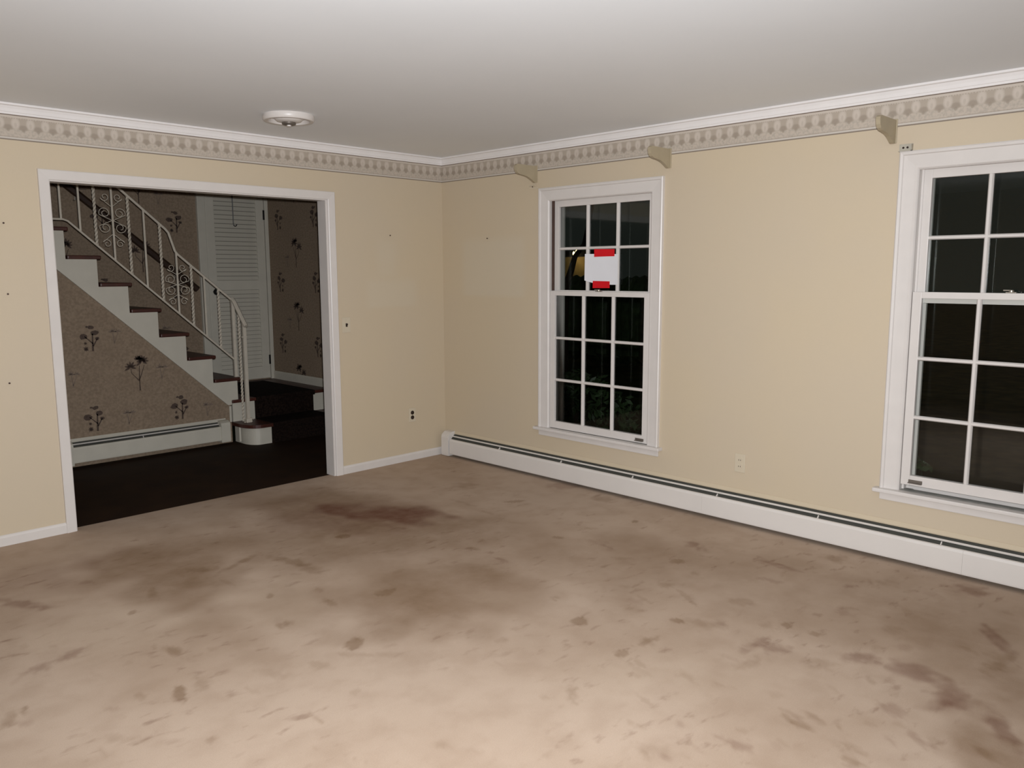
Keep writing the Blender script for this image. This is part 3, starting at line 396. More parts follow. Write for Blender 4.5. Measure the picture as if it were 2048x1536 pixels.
# ------------------------------------------------------------------ windows
def make_window(idx, y0, raised, lock, lift, label):
    wn = empty('window_%d' % idx, (0, y0-WW/2, WZ0)); tag(wn, label, 'window', kind='structure')
    P = lambda s0, s1, d0, d1, z0, z1, bev=0: B(d0, d1, y0-s1, y0-s0, z0, z1, bev=bev)
    cw = .095
    pr = [(0, 0), (0, .022), (.006, .026), (.018, .024), (.022, .017), (.075, .013), (.086, .013), (.090, .010), (.095, .004), (.095, 0)]
    for mb in mitred(pr, (y0+cw, y0-WW-cw, 2.1055+.017, WZ0), 'y'): mb.build('casing', TRIM, wn)
    P(-cw-.028, WW+cw+.028, -.052, .0, WZ0-.022, WZ0, .006).build('stool', TRIM, wn)
    P(-cw, WW+cw, -.016, 0, .3143, WZ0-.022, .004).build('apron', TRIM, wn)
    P(-.02, 0, 0, .15, WZ0-.02, WZ1+.02).build('jamb', TRIM, wn); P(WW, WW+.02, 0, .15, WZ0-.02, WZ1+.02).build('jamb', TRIM, wn)
    P(0, WW, 0, .15, WZ1, WZ1+.02).build('head_jamb', TRIM, wn)
    MB().prism([(0, y0, WZ0-.03), (0, y0, WZ0-.002), (.03, y0, WZ0-.002), (.17, y0, WZ0-.022), (.17, y0, WZ0-.045)], (0, -WW, 0)).build('sill', SILLM, wn)
    # parting strips
    P(0, .010, .036, .041, WZ0, WZ1).build('parting_strip', TRIM, wn); P(WW-.010, WW, .036, .041, WZ0, WZ1).build('parting_strip', TRIM, wn)
    if idx == 1: P(.0101, .017, .010, .034, 1.392, WZ1).build('weatherstrip', WEATHER, wn)
    # sashes
    def sash(d0, d1, z0, z1, rows, bot, top, gs):
        sh = P(.003, .047, d0, d1, z0, z1, .002).build('sash', TRIM, wn)
        q = lambda *a, **k: P(*a, **k)
        q(WW-.047, WW-.003, d0, d1, z0, z1, bev=.002).build('stile', TRIM, sh)
        q(.047, WW-.047, d0, d1, z0, z0+bot, bev=.002).build('rail', TRIM, sh)
        q(.047, WW-.047, d0, d1, z1-top, z1, bev=.002).build('rail', TRIM, sh)
        gz0, gz1 = z0+bot, z1-top; gw = WW-.094; dm = (d0+d1)/2
        mw = .0115
        for k in (1, 2):
            s = .047+gw*k/3
            MB().prism([(d0+.001, y0-s-.006, gz0), (d0+.001, y0-s+.006, gz0), (d0+.010, y0-s+mw, gz0), (d1-.012, y0-s+mw, gz0), (d1-.012, y0-s-mw, gz0), (d0+.010, y0-s-mw, gz0)], (0, 0, gz1-gz0)).build('muntin', TRIM, sh)
        for r in range(1, rows):
            z = gz0+(gz1-gz0)*r/rows
            MB().prism([(d0+.002, y0-.047, z-.005), (d0+.002, y0-.047, z+.005), (d0+.010, y0-.047, z+.010), (d1-.012, y0-.047, z+.010), (d1-.012, y0-.047, z-.010), (d0+.010, y0-.047, z-.010)], (0, -gw, 0)).build('muntin', TRIM, sh)
        for k in range(3):
            for r in range(rows):
                a = .047+gw*k/3; z = gz0+(gz1-gz0)*r/rows
                g = MB(); v = [g.bm.verts.new(p_) for p_ in ((dm+.004, y0-a, z), (dm+.004, y0-a-gw/3, z), (dm+.004, y0-a-gw/3, z+(gz1-gz0)/rows), (dm+.004, y0-a, z+(gz1-gz0)/rows))]
                g.bm.faces.new(v); g.build('pane', GLASS, sh)
        return sh
    lo = sash(.001, .034, WZ0+.003+raised, 1.389+raised, 3, .052, .032, 0)
    up = sash(.042, .074, 1.362, WZ1, 2, .034, .044, 0)
    # lock on the meeting rail, lift on the bottom rail
    lk = MB(); ly = y0-WW/2+lock; lz = 1.389+raised
    lk.box(.004, .030, ly-.022, ly+.022, lz, lz+.005, bev=.0015); lk.lathe([(.011, 0), (.011, .008), (.006, .011)], (.017, ly, lz+.005), n=14)
    lk.box(.010, .020, ly-.004, ly+.034, lz+.010, lz+.016, bev=.002)
    lk.build('sash_lock', METAL, lo)
    ly = y0-lift; lz = WZ0+.022+raised
    lf = MB(); lf.box(-.0015, .001, ly-.034, ly+.034, lz-.004, lz+.012); lf.box(-.014, -.001, ly-.034, ly+.034, lz-.006, lz-.002, bev=.001)
    lf.build('sash_lift', LATCH, lo)
    # storm window outside
    sf = P(0, .038, .105, .125, WZ0-.01, WZ1).build('storm_frame', TRIM, wn)
    P(WW-.038, WW, .105, .125, WZ0-.01, WZ1).build('stile', TRIM, sf)
    P(.038, WW-.038, .105, .125, WZ1-.028, WZ1).build('rail', TRIM, sf); P(.038, WW-.038, .105, .125, WZ0-.012, WZ0+.02).build('rail', TRIM, sf)
    P(.038, WW-.038, .105, .125, 1.36, 1.39).build('rail', TRIM, sf)
    g = MB(); v = [g.bm.verts.new(p_) for p_ in ((.115, y0-.02, WZ0), (.115, y0-WW+.02, WZ0), (.115, y0-WW+.02, WZ1-.02), (.115, y0-.02, WZ1-.02))]
    g.bm.faces.new(v); g.build('storm_pane', GLASS2, sf)
    return wn
make_window(1, WY[0], 0.0, .0, .815, 'white sash window nearest the corner, with paper taped to a pane')
make_window(2, WY[1], .030, .0, .076, 'white sash window cut off by the right edge, raised slightly')

# ------------------------------------------------------------------ baseboard convector heaters
def heater(name, axis, a0, a1, wall, zoff, panels, caps, label, cap_z=.205, back=None, paint=None):
    back = back or CREAMW; paint = paint or HEAT
    """axis 'y': runs along the right wall (face toward -x); 'x': along the stair wall (face toward -y)"""
    def V(o, a, z): return (wall-o, a, z+zoff) if axis == 'y' else (a, wall-o, z+zoff)
    def pr(pts, s0, s1):
        d = (0, s1-s0, 0) if axis == 'y' else (s1-s0, 0, 0)
        return MB().prism([V(o, s0, z) for o, z in pts], d)
    mid = (a0+a1)/2
    h = empty(name, V(0, mid, 0)); tag(h, label, 'heater')
    pr([(0, .01), (.003, .01), (.003, .180), (.014, .184), (.014, .188), (.003, .206), (0, .206)], a0, a1).build('back_plate', back, h)
    pr([(.004, .03), (.058, .03), (.058, .134), (.013, .178), (.004, .178)], a0, a1).build('slot_shade_filler', DARKSLOT, h)  # solid dark filler standing in for shade in the top slots
    pr([(.026, .1670), (.036, .1610), (.0375, .1640), (.0275, .1700)], a0, a1).build('damper', HEAT, h)
    for s0, s1 in panels:
        pr([(.064, .022), (.074, .022), (.076, .030), (.076, .132), (.070, .146), (.060, .148), (.060, .144), (.067, .141), (.071, .131), (.071, .030), (.064, .026)], s0+.0003, s1-.0003).build('front_panel', paint, h)
    for s0, s1 in caps:
        pr([(0, 0.004), (.082, 0.004), (.084, .02), (.084, .158), (.078, .178), (.050, cap_z-.004), (.035, cap_z), (0, cap_z)], s0, s1).build('end_cap', paint, h)
    n = max(2, int(round(abs(a1-a0)/.66)))
    for k in range(n):
        a = a0+(a1-a0)*(k+.9)/n
        pr([(.040, .152), (.056, .136), (.059, .136), (.0595, .147), (.044, .161)], a-.0025, a+.0025).build('bracket', HEAT, h)
    return h
heater('convector_heater', 'y', -.128, -5.9, 0.0, 0.0, [(-2.54, -.138), (-4.02, -2.54), (-5.9, -4.02)], [(-.128, -.043)], 'long low white heater running under the two windows')

# ------------------------------------------------------------------ small wall fittings
def plate(name, axis, a, z, w_, h_, m, label, cat):
    o = empty(name, (a, 0, z) if axis == 'y' else (0, a, z)); tag(o, label, cat)
    f = lambda da0, da1, t0, t1, z0, z1, bev=0: (B(a+da0, a+da1, -t1, -t0, z+z0, z+z1, bev=bev) if axis == 'y' else B(-t1, -t0, a+da0, a+da1, z+z0, z+z1, bev=bev))
    f(-w_/2, w_/2, 0, .006, -h_/2, h_/2, .003).build('cover_plate', m, o)
    return o, f
o, f = plate('light_switch', 'y', -.962, 1.136, .072, .115, CREAM, 'cream light switch beside the hall doorway', 'switch')
f(-.007, .007, .006, .009, -.013, .013).build('switch_slot', BROWNP, o)
f(-.0045, .0045, .007, .019, .000, .011, .0015).build('toggle', BROWNP, o)
for dz in (.042, -.042): MB().lathe([(.0035, -.0075), (.0035, -.006)], (-.962, 0, 1.136+dz), 'y', 10).build('screw', CREAM, o)
o, f = plate('power_outlet', 'y', -.356, .373, .07, .115, CREAM, 'cream outlet with two brown sockets left of the corner', 'outlet')
for dz in (.0195, -.0195):
    s_ = MB().lathe([(.0165, -.0085), (.0165, -.006)], (-.356, 0, .373+dz), 'y', 20).build('socket', BROWNP, o)
    for dx in (-.006, .006): B(-.356+dx-.001, -.356+dx+.001, -.0092, -.0084, .373+dz-.003, .373+dz+.005).build('slot', BLACK, s_)
MB().lathe([(.003, -.008), (.003, -.006)], (-.356, 0, .373), 'y', 10).build('screw', CREAM, o)
o, f = plate('power_outlet', 'x', -2.752, .368, .07, .115, CREAM, 'cream outlet on the wall between the two windows', 'outlet')
for dz in (.0195, -.0195):
    s_ = MB().lathe([(.0165, -.0085), (.0165, -.006)], (0, -2.752, .368+dz), 'x', 20).build('socket', CREAM, o)
    for dy in (-.006, .006): B(-.0092, -.0084, -2.752+dy-.0014, -2.752+dy+.0014, .368+dz-.004, .368+dz+.005).build('slot', BROWNP, s_)
def nail(axis, a, z, label):
    mb = MB().lathe([(.0015, 0), (.0015, -.008), (.0052, -.009), (.0052, -.012), (.002, -.013)], (a, 0, z) if axis == 'y' else (0, a, z), axis, 10)
    tag(mb.build('nail', WEATHER), label, 'nail', 'picture nails left in the walls')
nail('y', -3.151, 1.80, 'topmost of three nails at the left edge')
nail('y', -3.160, 1.414, 'middle of three nails at the left edge')
nail('y', -3.191, .92, 'lowest of three nails at the left edge')
nail('y', -.54, 1.81, 'nail in the wall between doorway and corner')
nail('x', -.541, 1.785, 'nail in the wall between corner and first window')

# curtain pole brackets: S-curved wooden plates standing out from the wall
def curtain_bracket(y, label):
    o = empty('curtain_bracket', (0, y, 2.24)); tag(o, label, 'bracket', 'wooden curtain pole brackets')
    zt, zb = 2.283, 2.172
    pts = [(0, zt), (-.205, zt), (-.217, 2.274), (-.220, 2.262), (-.214, 2.238), (-.201, 2.222), (-.181, 2.214), (-.140, 2.209),
           (-.106, 2.204), (-.078, 2.195), (-.051, 2.182), (-.032, 2.171), (-.018, 2.166), (-.008, 2.167), (0, 2.173)]
    MB().prism([(x, y-.011, z) for x, z in pts], (0, .022, 0)).build('arm', BRACK, o)
    B(-.006, 0, y-.017, y+.017, zb-.004, zt+.006, bev=.002).build('back_plate', BRACK, o)
    return o
curtain_bracket(-1.050, 'curtain bracket above the left corner of the papered window')
curtain_bracket(-2.190, 'curtain bracket above the right corner of the papered window')
curtain_bracket(-3.540, 'curtain bracket above the window at the right edge')
# small curtain rod hardware over the window heads
o = empty('rod_bracket', (0, -3.602, 2.135)); tag(o, 'small metal rod bracket on the head of the right window', 'bracket')
B(-.004, 0, -3.638, -3.572, 2.1225, 2.160, bev=.001).build('plate', LATCHL, o)
B(-.026, -.003, -3.638, -3.634, 2.1225, 2.156).build('lip', LATCHL, o); B(-.026, -.003, -3.638, -3.574, 2.1225, 2.1255).build('lip', LATCHL, o)
for y in (-3.592, -3.612): MB().lathe([(.0052, -.0065), (.0052, -.004)], (0, y, 2.142), 'x', 12).build('screw', BROWNP, o)
o = empty('rod_bracket', (0, -1.02, 2.145)); tag(o, 'thin painted rod bracket at the head of the papered window', 'bracket')
B(-.004, 0, -1.075, -.99, 2.128, 2.134).build('plate', CREAM, o); B(-.016, -.002, -1.05, -.985, 2.146, 2.149).build('lip', CREAM, o)
MB().lathe([(.004, -.007), (.004, -.004)], (0, -1.02, 2.140), 'x', 10).build('screw', BROWNP, o)
for y, which in ((-2.075, 'left'), (-2.10, 'right')):
    tag(MB().lathe([(.001, 0), (.0045, -.001), (.0045, -.0025), (.001, -.003)], (0, y, 2.142), 'x', 10).build('screw', CREAM),
        which + ' one of two tiny screws above the papered window right corner', 'screw', 'screws left above the papered window')

# round ceiling fixture
o = empty('ceiling_fixture', (-1.82, -.76, H)); tag(o, 'round white fixture on the ceiling near the hall doorway', 'ceiling light')
MB().lathe([(.146, 0), (.148, -.010), (.147, -.026), (.141, -.034), (.130, -.036), (.120, -.033), (.116, -.024), (.112, -.012), (.02, -.010), (.001, -.010)], (-1.82, -.76, H), n=48).build('rim', TRIM, o, smooth=True)
MB().lathe([(.085, -.010), (.083, -.022), (.070, -.034), (.048, -.040), (.001, -.041)], (-1.82, -.76, H), n=40).build('centre_cover', TRIM, o, smooth=True)
MB().lathe([(.040, -.040), (.040, -.050), (.032, -.055), (.001, -.055)], (-1.82, -.76, H), n=24).build('sensor_ring', LATCH, o, smooth=True)
MB().lathe([(.013, -.055), (.012, -.062), (.001, -.064)], (-1.82, -.76, H), n=16).build('centre_button', TRIM, o, smooth=True)

# taped paper on the upper sash
def sheet(name, y0, y1, z0, z1, d, m, label, cat, curl, skew=(0, 0, 0, 0), group=None, thick=.0006):
    bm = bmesh.new(); nu, nv = 14, 10; g = []
    for j in range(nv+1):
        row = []
        for i in range(nu+1):
            u, v = i/nu, j/nv
            yy = y0+(y1-y0)*u; zz = z0+(z1-z0)*v
            zz += (1-v)*(skew[0]*(1-u)**3+skew[1]*u) + v*(skew[2]*(1-u)+skew[3]*u)
            row.append(bm.verts.new((d-curl*((abs(u-.5)*2)**3)*(.5+.5*(1-v)) , yy, zz)))
        g.append(row)
    for j in range(nv):
        for i in range(nu): bm.faces.new((g[j][i], g[j][i+1], g[j+1][i+1], g[j+1][i]))
    me = bpy.data.meshes.new(name); bm.to_mesh(me); bm.free(); me.materials.append(m)
    o = bpy.data.objects.new(name, me); COL.objects.link(o)
    s = o.modifiers.new('thickness', 'SOLIDIFY'); s.thickness = thick
    return tag(o, label, cat, group)
sheet('paper_sheet', -1.484, -1.772, 1.436, 1.650, .0400, PAPER, 'white paper sheet taped to the window near the corner', 'paper', .006, (.030, .002, 0, -.006))
sheet('tape_strip', -1.566, -1.742, 1.630, 1.682, .0385, TAPE, 'upper red tape strip holding the paper sheet', 'tape', .001, (-.002, 0, 0, -.004), 'red tape strips on the paper')
sheet('tape_strip', -1.556, -1.704, 1.413, 1.463, .0385, TAPE, 'lower red tape strip holding the paper sheet', 'tape', .001, (0, .002, 0, -.002), 'red tape strips on the paper')

# ------------------------------------------------------------------ hall and staircase
YK = 1.735          # face of the wall under the stairs
YD = 2.85           # wall with the louvred door
HX0, HX1 = -4.2, -.018
tag(B(HX0, HX1+.1, .06, YK+.06, -.03, 0).build('floor_hall', HALLW), 'dark wood floor of the hall beyond the doorway', 'floor', kind='structure')
tag(B(HX0, HX1+.1, .1, YK, H, H+.1).build('ceiling_hall', HALLC), 'ceiling of the hall beyond the doorway', 'ceiling', kind='structure')
tag(B(HX0, HX1+.1, YK, YD+.1, 4.3, 4.4).build('ceiling_stairwell', HALLC), 'ceiling high above the staircase', 'ceiling', kind='structure')
tag(B(HX0, HX1+.1, YK-.1, YK, H+.1, 4.3).build('wall_stairwell', WPAPER), 'upper wall above the hall ceiling edge', 'wall', kind='structure')
wall_hall_right = tag(B(HX1, HX1+.1, .1, YD+.1, 0, 4.3).build('wall_hall_right', WPAPER), 'brown wallpapered wall right of the louvred door', 'wall', kind='structure')
tag(B(HX0-.1, HX0, .1, YD+.1, 0, 4.3).build('wall_hall_left', WPAPER), 'wallpapered wall at the far left of the hall', 'wall', kind='structure')
wall_stair = tag(B(HX0, HX1, YD, YD+.1, 0, 4.3).build('wall_stair', WPAPER), 'brown wallpapered wall behind the staircase', 'wall', kind='structure')
zl = lambda x: .346 + (-1.095-x)*.923
w = MB().prism([(HX0, YK, 0), (-1.06, YK, 0), (-1.06, YK, .34), (-1.095, YK, .36), (-2.56, YK, zl(-2.56)+.01), (HX0, YK, zl(-2.56)+.01)], (0, .05, 0))
wall_knee = tag(w.build('wall_knee', WPAPER), 'brown wallpapered wall under the staircase', 'wall', kind='structure')

# wallpaper print
def leaf(bm, p, ang, L, wd, T):
    c, s = math.cos(ang), math.sin(ang)
    pts = [(0, 0), (.35*L, wd), (.75*L, wd*.7), (L, 0), (.75*L, -wd*.7), (.35*L, -wd)]
    bm.faces.new([bm.verts.new(T(p[0]+c*a-s*b_, p[1]+s*a+c*b_)) for a, b_ in pts])
def stem(bm, p, q, w_, T):
    dx, dy = q[0]-p[0], q[1]-p[1]; l = math.hypot(dx, dy); nx_, ny_ = -dy/l*w_, dx/l*w_
    bm.faces.new([bm.verts.new(T(*v)) for v in ((p[0]-nx_, p[1]-ny_), (q[0]-nx_*.6, q[1]-ny_*.6), (q[0]+nx_*.6, q[1]+ny_*.6), (p[0]+nx_, p[1]+ny_))])
def fan(bm, p, n, L, T, a0=0, a1=2*math.pi, wd=.009):
    for k in range(n): leaf(bm, p, a0+(a1-a0)*k/max(1, n-1), L*(.8+.3*random.random()), wd, T)
def blob(bm, p, r, T, n=9):
    bm.faces.new([bm.verts.new(T(p[0]+r*(.75+.45*random.random())*math.cos(2*math.pi*k/n), p[1]+r*.7*(.75+.45*random.random())*math.sin(2*math.pi*k/n))) for k in range(n)])
def motif_tree(bm, T):
    stem(bm, (0, -.13), (0, -.03), .006, T); stem(bm, (0, -.05), (-.06, .02), .004, T); stem(bm, (0, -.04), (.005, .08), .005, T); stem(bm, (.005, -.03), (.045, .08), .004, T)
    fan(bm, (-.065, .07), 7, .055, T, -.3, 3.6, .009); stem(bm, (-.06, .02), (-.065, .075), .003, T)
    fan(bm, (.03, .115), 9, .058, T, -.6, 3.8, .010); fan(bm, (-.005, .13), 5, .04, T, .3, 2.8)
def motif_bush(bm, T):
    blob(bm, (-.065, .05), .034, T); blob(bm, (.02, .075), .034, T); blob(bm, (-.005, .12), .024, T); blob(bm, (.04, .03), .018, T); blob(bm, (-.035, .125), .012, T)
    stem(bm, (0, -.07), (.005, .07), .008, T); stem(bm, (.005, -.01), (-.055, .05), .005, T); stem(bm, (.005, -.03), (.04, .03), .006, T)
    fan(bm, (-.05, -.05), 8, .022, T, 0, 5.6, .005); fan(bm, (-.052, -.005), 6, .014, T, 0, 5.2, .004)
def motif_sprig(bm, T):
    stem(bm, (0, -.06), (-.01, .03), .004, T); stem(bm, (0, -.05), (.03, .03), .003, T)
    fan(bm, (-.012, .035), 5, .035, T, .2, 3.0, .006); fan(bm, (.032, .035), 4, .028, T, .2, 3.0, .005)
def print_on(wall, T, bushes, trees, sprigs):
    bm = bmesh.new()
    for (a, z) in bushes: motif_bush(bm, lambda x, y, a=a, z=z: T(a+x, z+y))
    for (a, z) in trees: motif_tree(bm, lambda x, y, a=a, z=z: T(a+x, z+y))
    mb = MB(); mb.bm.free(); mb.bm = bm
    o = mb.build('wallpaper_print', PRINT, wall); o['kind'] = 'stuff'
    bm = bmesh.new()
    for (a, z) in sprigs: motif_sprig(bm, lambda x, y, a=a, z=z: T(a+x, z+y))
    mb = MB(); mb.bm.free(); mb.bm = bm
    o = mb.build('wallpaper_print', PRINT2, wall); o['kind'] = 'stuff'
print_on(wall_knee, lambda a, z: (a, YK-.0006, z), [(-2.188, .981), (-2.196, .335), (-1.505, .342)], [(-1.844, .688)],
         [(-1.95, .345), (-2.02, 1.02), (-1.66, .70), (-2.35, .70), (-1.28, .33)])
bs = [(-.985-.688*k, .70+.645*j) for k in range(4) for j in range(4)]; ts = [(-1.33-.688*k, 1.02+.645*j) for k in range(4) for j in range(3)]
print_on(wall_stair, lambda a, z: (a, YD-.0006, z), bs, ts, [(-1.15-.688*k, .95+.645*j) for k in range(4) for j in range(4)])
print_on(wall_hall_right, lambda a, z: (HX1-.0006, a, z), [(2.62-.688*k, .75+.645*j) for k in range(3) for j in range(3)], [(2.28-.688*k, .42+.645*j) for k in range(3) for j in range(4)], [(2.45-.688*k, 1.0+.645*j) for k in range(3) for j in range(3)])

# stairs
ZS = {1: .185, 2: .388}; XS = {}
for n in range(3, 10): ZS[n] = .215*n-.055
for n in range(3, 11): XS[n] = -.295-.224*n
st_ = empty('staircase', (-1.6, 2.2, 0)); tag(st_, 'white and dark wood staircase rising to the left beyond the doorway', 'staircase')
for n in range(3, 10):
    xl_ = XS[n+1]-.02 if n < 9 else HX0+.01
    B(xl_, XS[n], 1.700, YD-.001, ZS[n]-.030, ZS[n], bev=.008).build('tread', TREADM, st_)
    B(XS[n]-.045, XS[n]-.028, 1.738, YD-.002, ZS[n-1], ZS[n]-.030).build('riser', STAIRW, st_)
pts = [(-1.06, .345), (-1.06, .358), (-.997, .358)]
for n in range(3, 10):
    pts += [(XS[n]-.03, ZS[n]-.03), ((XS[n+1]-.03) if n < 9 else HX0+.02, ZS[n]-.03)]
pts += [(HX0+.02, zl(-2.56)), (-2.56, zl(-2.56)), (-1.095, .346)]
MB().prism([(x, 1.716, z) for x, z in pts], (0, .0185, 0)).build('stringer', STAIRW, st_)
# landing (second step) and bullnose first step
B(-1.06, HX1-.002, 1.702, YD-.003, .358, .388, bev=.008).build('landing', TREADM, st_)
B(-1.045, HX1-.003, YK, YK+.02, .155, .358).build('riser', STAIRW, st_)
def bull(off):
    p = [(-1.062+off, YK+.01), (-1.062+off, 1.60)]
    for k in range(0, 11):
        a = math.pi+ (math.pi/2)*k/10
        p.append((-.93+(.132-off)*math.cos(a), 1.595+(.190-off)*math.sin(a)))
    p += [(HX1-.004, 1.405+off), (HX1-.004, YK+.01)]
    return p
MB().prism([(x, y, .155) for x, y in bull(0)], (0, 0, .030)).build('tread', TREADM, st_)
MB().prism([(x, y, .0) for x, y in bull(.035)], (0, 0, .155)).build('riser', STAIRW, st_)
MB().tube([(-1.073, YK-.012, .19), (-1.073, YK-.012, .335)], .011, 8).build('cove_strip', STAIRW, st_)
MB().tube([(-1.045, YK-.12, .02), (-1.045, YK-.12, .15)], .010, 8).build('cove_strip', STAIRW, st_)
# carpet runner over the two lower steps and the landing
rp = [(1.432, .0005), (1.432, .150), (1.399, .150), (1.399, .191), (1.727, .191), (1.727, .350), (1.694, .350), (1.694, .394), (2.70, .394)]
rq = [(2.70, .3885), (1.7015, .3885), (1.7015, .357), (1.7345, .357), (1.7345, .1855), (1.4045, .1855), (1.4045, .1545), (1.4395, .1545), (1.4395, .0005)]
r = MB().prism([(-.83, y, z) for y, z in rp+rq], (.615, 0, 0)).build('stair_runner', RUNNER)
tag(r, 'dark patterned carpet runner over the lowest steps', 'runner')
heater('convector_heater', 'x', -2.47, -1.12, YK, .022, [(-2.44, -1.17)], [(-2.50, -2.41), (-1.20, -1.115)], 'white heater on the wall under the staircase', cap_z=.195, back=STAIRW, paint=STAIRW)

# iron railing
YR = 1.762
rl = empty('stair_railing', (-1.6, YR, .9)); tag(rl, 'white wrought iron stair railing with twisted balusters and scrolls', 'railing')
MB().tube([(-2.55, YR, 2.78), (-1.894, YR, 2.20), (-1.545, YR, 1.893), (-1.52, YR, 1.862), (-1.474, YR, 1.712), (-1.455, YR, 1.686), (-.985, YR, 1.283)], .0105, 8).build('top_rail', IRON, rl)
MB().tube([(-3.4, YR, 1.94), (-2.325, YR, 1.94), (-2.29, YR, 1.928), (-.985, YR, .745)], .0085, 8).build('bottom_rail', IRON, rl)
def ztop(x): return 2.20+(-1.894-x)*.885 if x < -1.53 else (1.862+(-1.52-x)*3.1 if x < -1.474 else 1.686+(-1.455-x)*.857)
def zbot(x): return 1.94 if x < -2.3 else .745+(-.985-x)*.9065
bx_ = [-2.338, -2.205, -2.090, -1.960, -1.837, -1.718, -1.592, -1.467, -1.345, -1.236, -1.111]
tw = {2, 4, 6, 8, 10}
def rod(x, y, z0, z1, twisted):
    n = max(2, int((z1-z0)/.012)) if twisted else 1
    return MB().tube([(x, y, z0+(z1-z0)*i/n) for i in range(n+1)], .0082 if twisted else .0068, 4, square=True, twist=(48 if twisted else 0))
for i, x in enumerate(bx_): rod(x, YR, zbot(x), ztop(x), i in tw).build('baluster', IRON, rl)
def spiral(cx, cz, r0, r1, a0, turns, n=26):
    return [(cx+(r0+(r1-r0)*k/n)*math.cos(a0+turns*2*math.pi*k/n), YR, cz+(r0+(r1-r0)*k/n)*math.sin(a0+turns*2*math.pi*k/n)) for k in range(n+1)]
def scrolls(x, zc, dz):
    for s in (-1, 1):
        for k in (-1, 1):
            c = (x+s*.058, zc+k*dz*.55)
            p = spiral(c[0], c[1], .014, .044, math.pi/2*k, -1.3*s*k, 34)
            p.append((x+s*.008, YR, zc+k*dz*.02))
            MB().tube(p, .0026, 5).build('scroll', IRON, rl)
            c = (x+s*.050, zc+k*dz*1.75)
            p = spiral(c[0], c[1], .010, .034, -math.pi/2*k, 1.2*s*k, 30)
            p.append((x+s*.006, YR, zc+k*dz*1.05))
            MB().tube(p, .0026, 5).build('scroll', IRON, rl)
scrolls(-1.960, 1.945, .105); scrolls(-1.467, 1.428, .082)
MB().box(-.998, -.970, YR-.014, YR+.014, .588, 1.290, bev=.002).build('post', IRON, rl)
NX, NY = -.962, 1.612
nw = MB().box(NX-.015, NX+.015, NY-.015, NY+.015, .185, 1.085, bev=.002).build('newel_post', IRON, rl)
B(NX-.026, NX+.026, NY-.026, NY+.026, .185, .225, bev=.004).build('base', IRON, nw)
B(NX-.030, NX+.020, NY-.017, NY+.017, .955, .965, bev=.002).build('collar', IRON, nw)
for s in (-1, 1):
    MB().tube([(NX+s*(.028+.018*math.cos(a*.5)), NY, .205+.018*math.sin(a*.5)) for a in range(0, 12)], .004, 5).build('scroll', IRON, nw)
rod(-.968, 1.690, .185, 1.18, True).build('baluster', IRON, rl)
# molded cap of the short lower rail
A0, A1 = Vector((-.985, YR, 1.294)), Vector((NX+.002, 1.575, 1.055))
MB().tube([A0, A0.lerp(A1, .15)+Vector((0, 0, .012)), A0.lerp(A1, .8), A1], .020, 8).build('lower_rail', IRON, rl)

# dark wooden handrail on the far wall
hr = empty('wall_handrail', (-1.6, YD, 1.9)); tag(hr, 'dark wooden handrail fixed to the wallpapered stair wall', 'handrail')
MB().tube([(-.835, YD-.055, 1.365), (-2.70, YD-.055, 2.905)], .033, 12).build('rail', HRAIL, hr)
for x in (-1.05, -1.9):
    z = 1.365+(-.835-x)*.826
    MB().tube([(x, YD, z-.07), (x, YD-.045, z-.065), (x, YD-.055, z-.02)], .008, 6).build('bracket', METAL, hr)

# louvred door on the landing
dr = empty('door_1', (-.38, YD, .394)); tag(dr, 'white louvred door on the landing behind the railing', 'door', kind='structure')
dx0, dx1, dz0, dz1, y0, y1 = -.700, -.066, .402, 2.40, YD-.032, YD-.002
for a, b_ in ((dx0, dx0+.088), (dx1-.088, dx1)): B(a, b_, y0, y1, dz0, dz1, bev=.003).build('stile', STAIRW, dr)
for a, b_ in ((dz0, .53), (1.35, 1.45), (2.29, dz1)): B(dx0+.088, dx1-.088, y0, y1, a, b_, bev=.003).build('rail', STAIRW, dr)
slat0 = None
for a, b_ in ((.53, 1.35), (1.45, 2.29)):
    n = int((b_-a)/.0425)
    for k in range(n):
        z = a+(b_-a)*(k+.5)/n
        if slat0 is None:
            slat0 = MB().prism([(dx0+.088, y0+.004, -.0195), (dx0+.088, y0+.010, -.0195), (dx0+.088, y1-.004, .0185), (dx0+.088, y1-.010, .0185)], (dx1-dx0-.176, 0, 0)).build('slat', STAIRW, dr)
            slat0.location.z = z
            base_z = z
        else:
            c = clone(slat0, 'slat', dr, (0, 0, 0)); c.location.z = z
B(dx0+.088, dx1-.088, YD-.004, YD-.0015, .53, 2.29).build('shade_backing', LOUVB, dr)  # sheet coloured as the shadow in the slat gaps
MB().lathe([(.012, 0), (.012, -.03), (.022, -.038), (.033, -.052), (.034, -.066), (.026, -.078), (.004, -.081)], (-.652, y0, 1.336), 'y', 20).build('knob', BLACK, dr, smooth=True)
for z in (.60, 2.13): B(dx1-.012, dx1+.006, y0-.010, y0+.001, z-.05, z+.05, bev=.002).build('hinge', BLACK, dr)
t = empty('trim_4', (-.38, YD, .394)); tag(t, 'white casing around the louvred door', 'door frame', kind='structure')
B(-.785, dx0-.004, YD-.040, YD, .389, 2.50, bev=.004).build('casing', STAIRW, t)
B(dx1+.007, HX1-.001, YD-.040, YD, .389, 2.50, bev=.004).build('casing', STAIRW, t)
B(-.785, HX1-.001, YD-.041, YD, 2.41, 2.50, bev=.004).build('casing', STAIRW, t)
hk = [(-.413, y0-.008, 2.41), (-.413, y0-.009, 2.03)]
for k in range(9):
    a = math.pi+math.pi*1.05*k/8; hk.append((-.395+.018*math.cos(a), y0-.010, 2.022+.020*math.sin(a)))
hk = [(-.413, y0+.02, 2.4045), (-.413, y0-.008, 2.4045)] + hk[1:]
